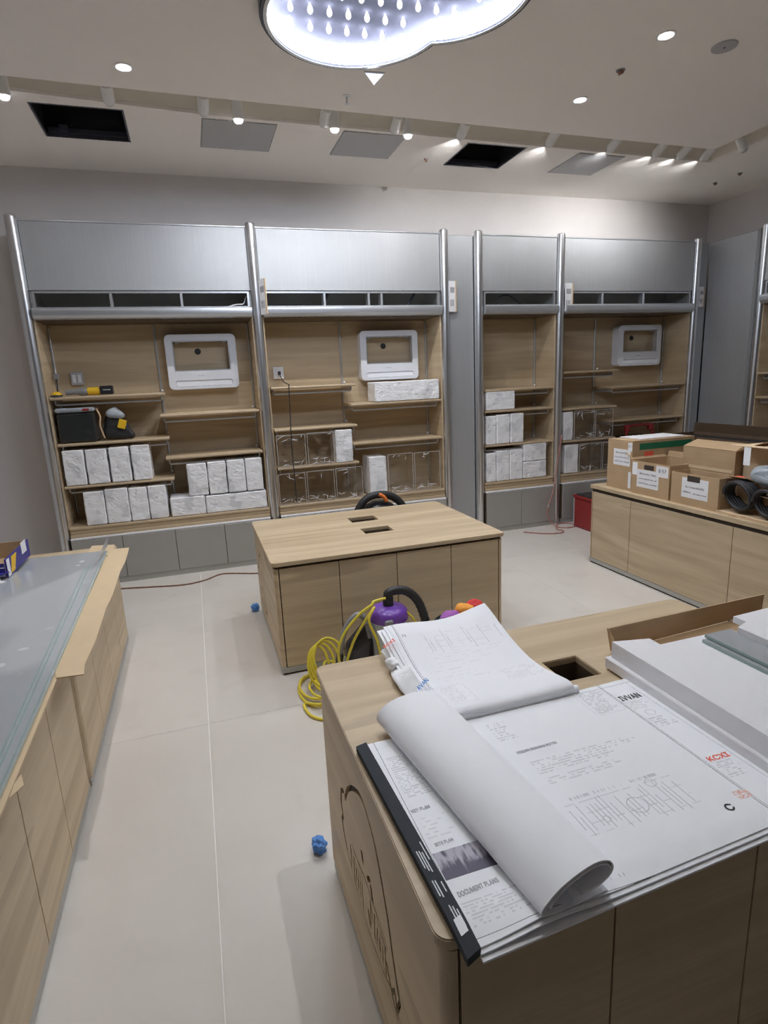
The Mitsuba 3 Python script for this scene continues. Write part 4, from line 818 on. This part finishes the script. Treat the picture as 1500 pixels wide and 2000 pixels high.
def print_big(p, n, uv):
    x, y = p.x, p.y
    # local axes of the printed sheet (a little turned)
    xl = x-.02*(.74-y)*2.2*.5
    ink = mi.Float(0)
    ink = dr.maximum(ink, .75*rect_line(x, y, .343+.0, 1.160, .704, 1.270, .0008))
    for c, w, s in ((1.0315, .0011, .8), (1.0365, .0008, .7), (1.117, .0008, .55)):
        ink = dr.maximum(ink, s*seg(x-(1.27-y)*(.012), w, c))
    ink = dr.maximum(ink, .38*rows(x, y, .945, 1.022, 1.165, 1.268, 17, 230, 1.0, .5, .35))
    ink = dr.maximum(ink, .30*rect_line(x, y, .935, 1.024, 1.158, 1.27, .0006))
    ink = dr.maximum(ink, .30*rows(x, y, 1.042, 1.108, 1.145, 1.185, 8, 260, 2.0))
    ink = dr.maximum(ink, .34*rows(x, y, 1.045, 1.108, 1.06, 1.105, 5, 240, 3.0))
    ink = dr.maximum(ink, .30*rows(x, y, 1.05, 1.110, .85, .905, 8, 240, 4.0))
    ink = dr.maximum(ink, .26*rows(x, y, .665, .96, 1.012, 1.062, 6, 170, 5.0))
    ink = dr.maximum(ink, .24*rows(x, y, .668, .90, .975, 1.0, 3, 150, 6.0))
    ink = dr.maximum(ink, .26*rows(x, y, .640, .70, 1.155, 1.235, 8, 220, 7.0))
    # the elevation: uneven uprights, dimension strings and small circles
    inp = (x > .655) & (x < .93) & (y > .80) & (y < .92)
    k = dr.floor(x/.0105); h0 = .805+.03*cell_rand(k, 2, 9); h1 = .862+.05*cell_rand(k, 5, 9)
    ink = dr.maximum(ink, .48*dr.select(inp & (y > h0) & (y < h1) & (dr.abs(x/.0105-k-.5) < .08) & (cell_rand(k, 7, 1) > .3), 1.0, 0.0))
    for yy, s in ((.845, .35), (.872, .3), (.905, .35), (.818, .28)):
        ink = dr.maximum(ink, s*dr.select(inp & (dr.abs(y-yy) < .0008) & (noise(x*60, yy*90, 3.0) > .4), 1.0, 0.0))
    ink = dr.maximum(ink, .35*rows(x, y, .66, .92, .915, .926, 1, 320, 8.0, .8, .6))
    for cx, cy, r in ((.80, .855, .022), (.873, .90, .012), (1.074, 1.123, .013), (.715, .845, .008)):
        q = dr.sqrt(dr.square(x-cx)+dr.square((y-cy)*1.0)); ink = dr.maximum(ink, .42*dr.select(dr.abs(q-r) < .0009, 1.0, 0.0))
    ink = dr.maximum(ink, .30*rows(x, y, .625, .672, .720, .729, 1, 240, 9.0, .8))
    # the strip left of the roll: key plan, picture, notes
    ink = dr.maximum(ink, .28*rows(x, y, .352, .45, 1.05, 1.20, 20, 200, 11.0))
    ink = dr.maximum(ink, .22*rows(x, y, .352, .42, .925, .99, 6, 120, 12.0, .3, .5))
    ink = dr.maximum(ink, .25*rows(x, y, .350, .48, .722, .772, 8, 220, 13.0))
    pic = (x > .345) & (x < .50) & (y > .822+.0) & (y < .888)
    tone = .30+.55*fbm(x*90, y*60, 3.0, 3)*noise(x*300, y*30, 1.0)
    c = mix((.86, .875, .90), (.13, .125, .13), ink)
    c = dr.select(pic, mix((.46, .44, .50), (.10, .09, .13), smoothstep(.38, .62, tone+.25*smoothstep(.87, .83, y))), c)
    st = (x > 1.008) & (x < 1.045) & (y > .79) & (y < .815)
    return dr.select(st & (noise(x*400, y*400, 2.) > .45), mi.Color3f(.80, .50, .42), c)
def print_small(p, n, uv):
    x, y = p.x, p.y; ink = mi.Float(0)
    for c, w, s in ((.566, .0012, .8), (.571, .0008, .6), (.548, .0007, .4)):
        ink = dr.maximum(ink, s*seg(x, w, c))
    inp = (x > .64) & (x < .92) & (y > 1.58) & (y < 1.74)
    k = dr.floor(x/.011); h0 = 1.60+.04*cell_rand(k, 2, 4); h1 = 1.66+.07*cell_rand(k, 5, 4)
    ink = dr.maximum(ink, .34*dr.select(inp & (y > h0) & (y < h1) & (dr.abs(x/.011-k-.5) < .09) & (cell_rand(k, 7, 2) > .45), 1.0, 0.0))
    ink = dr.maximum(ink, .22*rows(x, y, .64, .92, 1.55, 1.72, 12, 60, 1.0, .14, .55))
    ink = dr.maximum(ink, .20*rows(x, y, .585, .655, 1.32, 1.42, 16, 230, 2.0))
    ink = dr.maximum(ink, .30*rect_line(x, y, .580, .662, 1.31, 1.425, .0006))
    ink = dr.maximum(ink, .20*rows(x, y, .80, .935, 1.38, 1.46, 8, 150, 3.0, .35))
    ink = dr.maximum(ink, .18*rows(x, y, .60, .80, 1.45, 1.55, 5, 90, 4.0, .15, .55))
    ink = dr.maximum(ink, .45*rows(x, y, .58, .60, 1.70, 1.715, 1, 300, 5.0, .9, .3))
    return mix((.85, .86, .89), (.14, .14, .15), ink)
prin('print_big', proc(print_big), .6)
prin('print_small', proc(print_small), .6)
def sheet(fn, nu, nv, t):
    """a thin closed sheet over fn(u, v) -> point on top; t thick"""
    U, V = np.meshgrid(np.linspace(0, 1, nu), np.linspace(0, 1, nv), indexing='ij')
    top = np.array([[fn(u, v) for u, v in zip(a, b)] for a, b in zip(U, V)]).reshape(-1, 3); bot = top-[0, 0, t]
    v = np.vstack([top, bot]); N = nu*nv; f = []
    for i in range(nu-1):
        for j in range(nv-1):
            a, b, c, d = i*nv+j, (i+1)*nv+j, (i+1)*nv+j+1, i*nv+j+1
            f += [[a, b, c], [a, c, d], [N+a, N+c, N+b], [N+a, N+d, N+c]]
    edge = [i*nv for i in range(nu)]+[(nu-1)*nv+j for j in range(1, nv)]+[i*nv+nv-1 for i in range(nu-2, -1, -1)]+[j for j in range(nv-2, 0, -1)]
    for a, b in zip(edge, edge[1:]+edge[:1]): f += [[a, N+a, N+b], [a, N+b, b]]
    m = trimesh.Trimesh(v, np.array(f), process=False); return m
def lerp(a, b, t): return np.array(a)*(1-t)+np.array(b)*t
def big_at(du=0.0, droop=1.0, wave=0.0, z0=0.0, front=0.0):
    TL, BL, TR, BR = np.array([.322, 1.268]), np.array([.344, .688]), np.array([1.168, 1.292]), np.array([1.158, .722])
    def fn(u, v):
        p = lerp(lerp(BL, TL, v), lerp(BR, TR, v), u); p = p+[0, front*(1-v)]
        e = max(0, BY0+.01-p[1]); z = BZ+z0-.12*droop*e
        z += wave*math.exp(-((u-.18)/.10)**2)*max(0, 1-v*6)
        return [p[0], p[1], z]
    return fn
dw = thing('drawing_set', 'large open set of construction drawings with dark binding strip on the near table', 'drawings')
part(dw, 'under_sheet', sheet(big_at(z0=.0050, front=-.014), 30, 24, .004), 'paper', smooth=30)
part(dw, 'middle_sheet', sheet(big_at(z0=.0095, front=-.006, wave=.010), 30, 24, .003), 'paper', smooth=30)
part(dw, 'top_sheet', sheet(big_at(z0=.0125, wave=.012, front=.002), 40, 32, .0024), 'print_big', smooth=30)
def strip_fn(u, v):
    p = lerp(lerp([.317, .676], [.296, 1.262], v), lerp([.3455, .686], [.324, 1.270], v), u)
    e = max(0, BY0+.005-p[1]); return [p[0], p[1], BZ+.0185-.12*e]
part(dw, 'binding_strip', sheet(strip_fn, 6, 40, .0155), 'strip_dark', smooth=30, label='dark grey binding strip with white marks')
for k, (v0, v1, a) in enumerate([(.30, .375, .25), (.285, .37, .42), (.275, .36, .58), (.32, .40, .80), (.19, .25, .25), (.18, .245, .42), (.19, .23, .75), (.09, .15, .45), (.08, .14, .62), (.07, .125, .78)]):
    A, B = strip_fn(a, v0), strip_fn(a, v1); part(dw, 'strip_mark', tube([np.array(A)+[0, 0, .0003], np.array(B)+[0, 0, .0003]], .0014, 5), 'paper')
m_ = sheet(lambda u, v: (np.array(strip_fn(.25+.55*u, .055+.05*v))+[0, 0, .0012]).tolist(), 5, 5, .0006); part(dw, 'strip_emblem', m_, 'paper')
ZT = BZ+.0128
def flat_text(words, x, y, h, deg=0.0, bold=False, length=None):
    m = meshkit.text_mesh(words, h, .0004, bold)
    if length: m.apply_scale([length/(m.bounds[1, 0]-m.bounds[0, 0]), 1, 1])
    m = rotz(m, deg); m.apply_translation([x, y, ZT]); return m
part(dw, 'heading', flat_text('KEY PLAN', .347, 1.003, .009, 2, True, .042), 'ink_grey')
part(dw, 'heading', flat_text('SITE PLAN', .358, .902, .008, 2, True, .040), 'ink_grey')
part(dw, 'heading', flat_text('DOCUMENT PLANS', .352, .782, .010, 3, True, .082), 'ink_grey')
part(dw, 'heading', flat_text('DESIGN REMARKS NOTES', .655, 1.095, .0085, 1, True, .112), 'ink_grey')
part(dw, 'logo', flat_text('IVVAN', 1.041, 1.192, .022, 0, True, .066), 'ink', label='black block lettering')
part(dw, 'logo', flat_text('KCXI', 1.050, .908, .015, 0, True, .060), 'ink_red', label='red block lettering')
part(dw, 'logo', cat(prism(sg.Point(.968, .782).buffer(.010).difference(sg.Point(.968, .782).buffer(.006)).difference(sg.box(.965, .780, .985, .786)), ZT, ZT+.0004)), 'ink')
# the curled-back pages
def roll_ring(s):
    near = np.array([(.600, .8072), (.550, .8068), (.500, .8070), (.470, .8095), (.462, .818), (.472, .832), (.500, .853), (.540, .869), (.575, .875), (.600, .868), (.610, .853), (.603, .838), (.580, .826), (.550, .820), (.528, .820)])
    far = np.array([(.560, .8072), (.500, .8068), (.430, .8070), (.392, .8100), (.374, .822), (.376, .842), (.398, .862), (.435, .874), (.485, .877), (.530, .869), (.556, .852), (.552, .836), (.530, .826), (.500, .821), (.480, .820)])
    c = near*(1-s)+far*s; c[:, 1] += BZ-.7906+.0005
    p = smooth_path(np.c_[c, np.zeros(len(c))], 6)[:, :2]; y = .694+s*(1.335-.694)
    g = ribbon_ring(p, .0028); yy = y+(g[:, 0]-.5)*.06
    return np.c_[g[:, 0], yy, g[:, 1]]
part(dw, 'curled_pages', loft([roll_ring(s) for s in np.linspace(0, 1, 14)], 'strip'), 'paper', smooth=40, label='blank pages curled back into a loose roll')
inner_r = []
for s in np.linspace(0, .98, 8):
    r = roll_ring(s); c = r.mean(0); q = (r-c)*[.86, 1, .80]+c+[.006, 0, .001]; n = len(q)//2; inner_r.append(np.vstack([q[int(n*.28):n-4], q[n+4:2*n-int(n*.28)]]))
part(dw, 'curled_pages', loft(inner_r, 'strip'), 'paper', smooth=40)
# the folded set at the back
fs = thing('drawing_set', 'folded, curling set of construction drawings with crumpled side, in front of the purple vacuum', 'drawings')
def fold(z0, dx, dy, t, key, bs):
    prof = [(1.775+dy, .070), (1.72+dy, .062), (1.64, .042), (1.55, .026), (1.45, .022), (1.36, .030), (1.305, .036), (1.283, .034), (1.274, .026), (1.281, .017), (1.30, .014)]
    P_ = smooth_path([(a, b, 0) for a, b in prof], 5)[:, :2]; g = ribbon_ring(P_, t); out = []
    for u in np.linspace(0, 1, 16):
        wob = .010*math.sin(u*6.3+1.0)*np.clip((g[:, 0]-1.5)/.25, 0, 1)+.016*u*u*np.clip((g[:, 0]-1.5)/.27, 0, 1)-.006*math.sin(u*math.pi)*np.clip((1.45-g[:, 0])/.2, 0, 1)
        x = .545+dx+u*(.385)+(g[:, 0]-1.3)*(-.018)*(1-u)
        out.append(np.c_[x+.012*u*np.clip((1.4-g[:, 0])/.1, 0, 1), g[:, 0]+.018*u*np.clip((g[:, 0]-1.5)/.2, 0, 1), BZ+z0+g[:, 1]+wob])
    part(fs, key, loft(out, 'strip'), bs, smooth=40)
fold(.0065, .0, 0, .003, 'top_sheet', 'print_small')
fold(.0005, -.012, -.010, .003, 'under_sheet', 'paper')
fold(-.0050, -.022, .002, .003, 'under_sheet', 'paper')
cr = wrinkle(sheet(lambda u, v: [.500+.052*u+.010*math.sin(9*v), 1.315+.40*v, BZ+.016+.028*u+.020*max(0, v-.55)+.009*math.sin(15*v)], 8, 40, .004), .006, 30, 11)
part(fs, 'crumpled_edge', cr, 'paper', smooth=60, label='crumpled side with red and blue marks')
zt2 = BZ+.058
for (w, x, y, h, L, deg, ink, z) in [('KCXI', .503, 1.66, .016, .046, 12, 'ink_red', BZ+.0655), ('AVAN', .522, 1.405, .020, .040, 14, 'blue_paper', BZ+.0465)]:
    m = rotz(meshkit.text_mesh(w, h, .0006, True), deg); m.apply_scale([L/(m.bounds[1, 0]-m.bounds[0, 0]), 1, 1]); m.apply_transform(trimesh.transformations.rotation_matrix(-.35, [0, 1, 0])); m.apply_translation([x, y, z]); part(fs, 'lettering', m, ink)
part(fs, 'torn_corner', wrinkle(ball((.520, 1.62, BZ+.028), .024, (1, 1, .8), 3), .012, 40, 6), 'paper', smooth=40)
part(fs, 'rolled_end', tube([[.90, 1.29, BZ+.018], [.935, 1.287, BZ+.019], [.962, 1.285, BZ+.020]], .0115, 12), 'paper', smooth=40)
# white panels, glass strips and cardboard
wp = 'white panels on the near table'
single('cardboard_wrapper', cat(slab_poly([(1.225, .80), (1.225, 1.46), (1.93, 1.505), (1.93, .80)], BZ, BZ+.004)), 'cardboard', 'flattened cardboard wrapper under the white panels on the near table', 'cardboard')
fw = thing('cardboard_flap', 'long brown cardboard flap standing up behind the white panels', 'cardboard')
part(fw, 'board', trimesh.convex.convex_hull(np.array([(1.222, 1.462, BZ+.0045), (1.93, 1.51, BZ+.0045), (1.205, 1.462, BZ+.088), (1.93, 1.505, BZ+.075), (1.222, 1.467, BZ+.0045), (1.93, 1.515, BZ+.0045), (1.205, 1.467, BZ+.088), (1.93, 1.510, BZ+.075)])), 'cardboard')
part(fw, 'side_return', trimesh.convex.convex_hull(np.array([(1.2215, 1.4605, BZ+.0045), (1.215, 1.40, BZ+.0045), (1.205, 1.4605, BZ+.087), (1.205, 1.42, BZ+.05), (1.2245, 1.4605, BZ+.0045), (1.218, 1.40, BZ+.0045), (1.208, 1.4605, BZ+.087), (1.208, 1.42, BZ+.05)])), 'cardboard')
single('white_board', cbox(1.134, 1.62, .60, 1.384, BZ+.0045, BZ+.040, .003), 'board_white', 'thick white panel lowest in the pile, its long edge beside the drawings', 'panel', wp)
single('white_board', prism(sg.Polygon([(1.142, .60), (1.148, 1.372), (1.265, 1.345), (1.265, 1.300), (1.54, 1.300), (1.54, .60)]), BZ+.0405, BZ+.093), 'board_white', 'thick white panel on top of another, its face bare up to the glass strips', 'panel', wp)
for k, (x0, x1, y1, z0, lb) in enumerate([(1.385, 1.52, 1.262, .0935, 'clear glass strip lying on the white panels, lower of the pair'), (1.40, 1.50, 1.268, .1045, 'clear glass strip lying on the white panels, upper of the pair')]):
    t = thing('glass_strip', lb, 'glass strip', 'glass strips on the panels')
    s = sg.box(x0, .70, x1, y1); part(t, 'pane', prism(s.buffer(-.001), BZ+z0, BZ+z0+.010), 'plate_glass'); part(t, 'edge', prism(s.difference(s.buffer(-.0009)), BZ+z0+.0006, BZ+z0+.0094), 'glass_edge')
single('white_board', prism(sg.Polygon([(1.49, .60), (1.49, 1.235), (1.545, 1.255), (1.545, 1.30), (1.95, 1.32), (1.95, .60)]), BZ+.1150, BZ+.135), 'board_white', 'thin white panel lying across the glass strips at the picture edge', 'panel', wp)
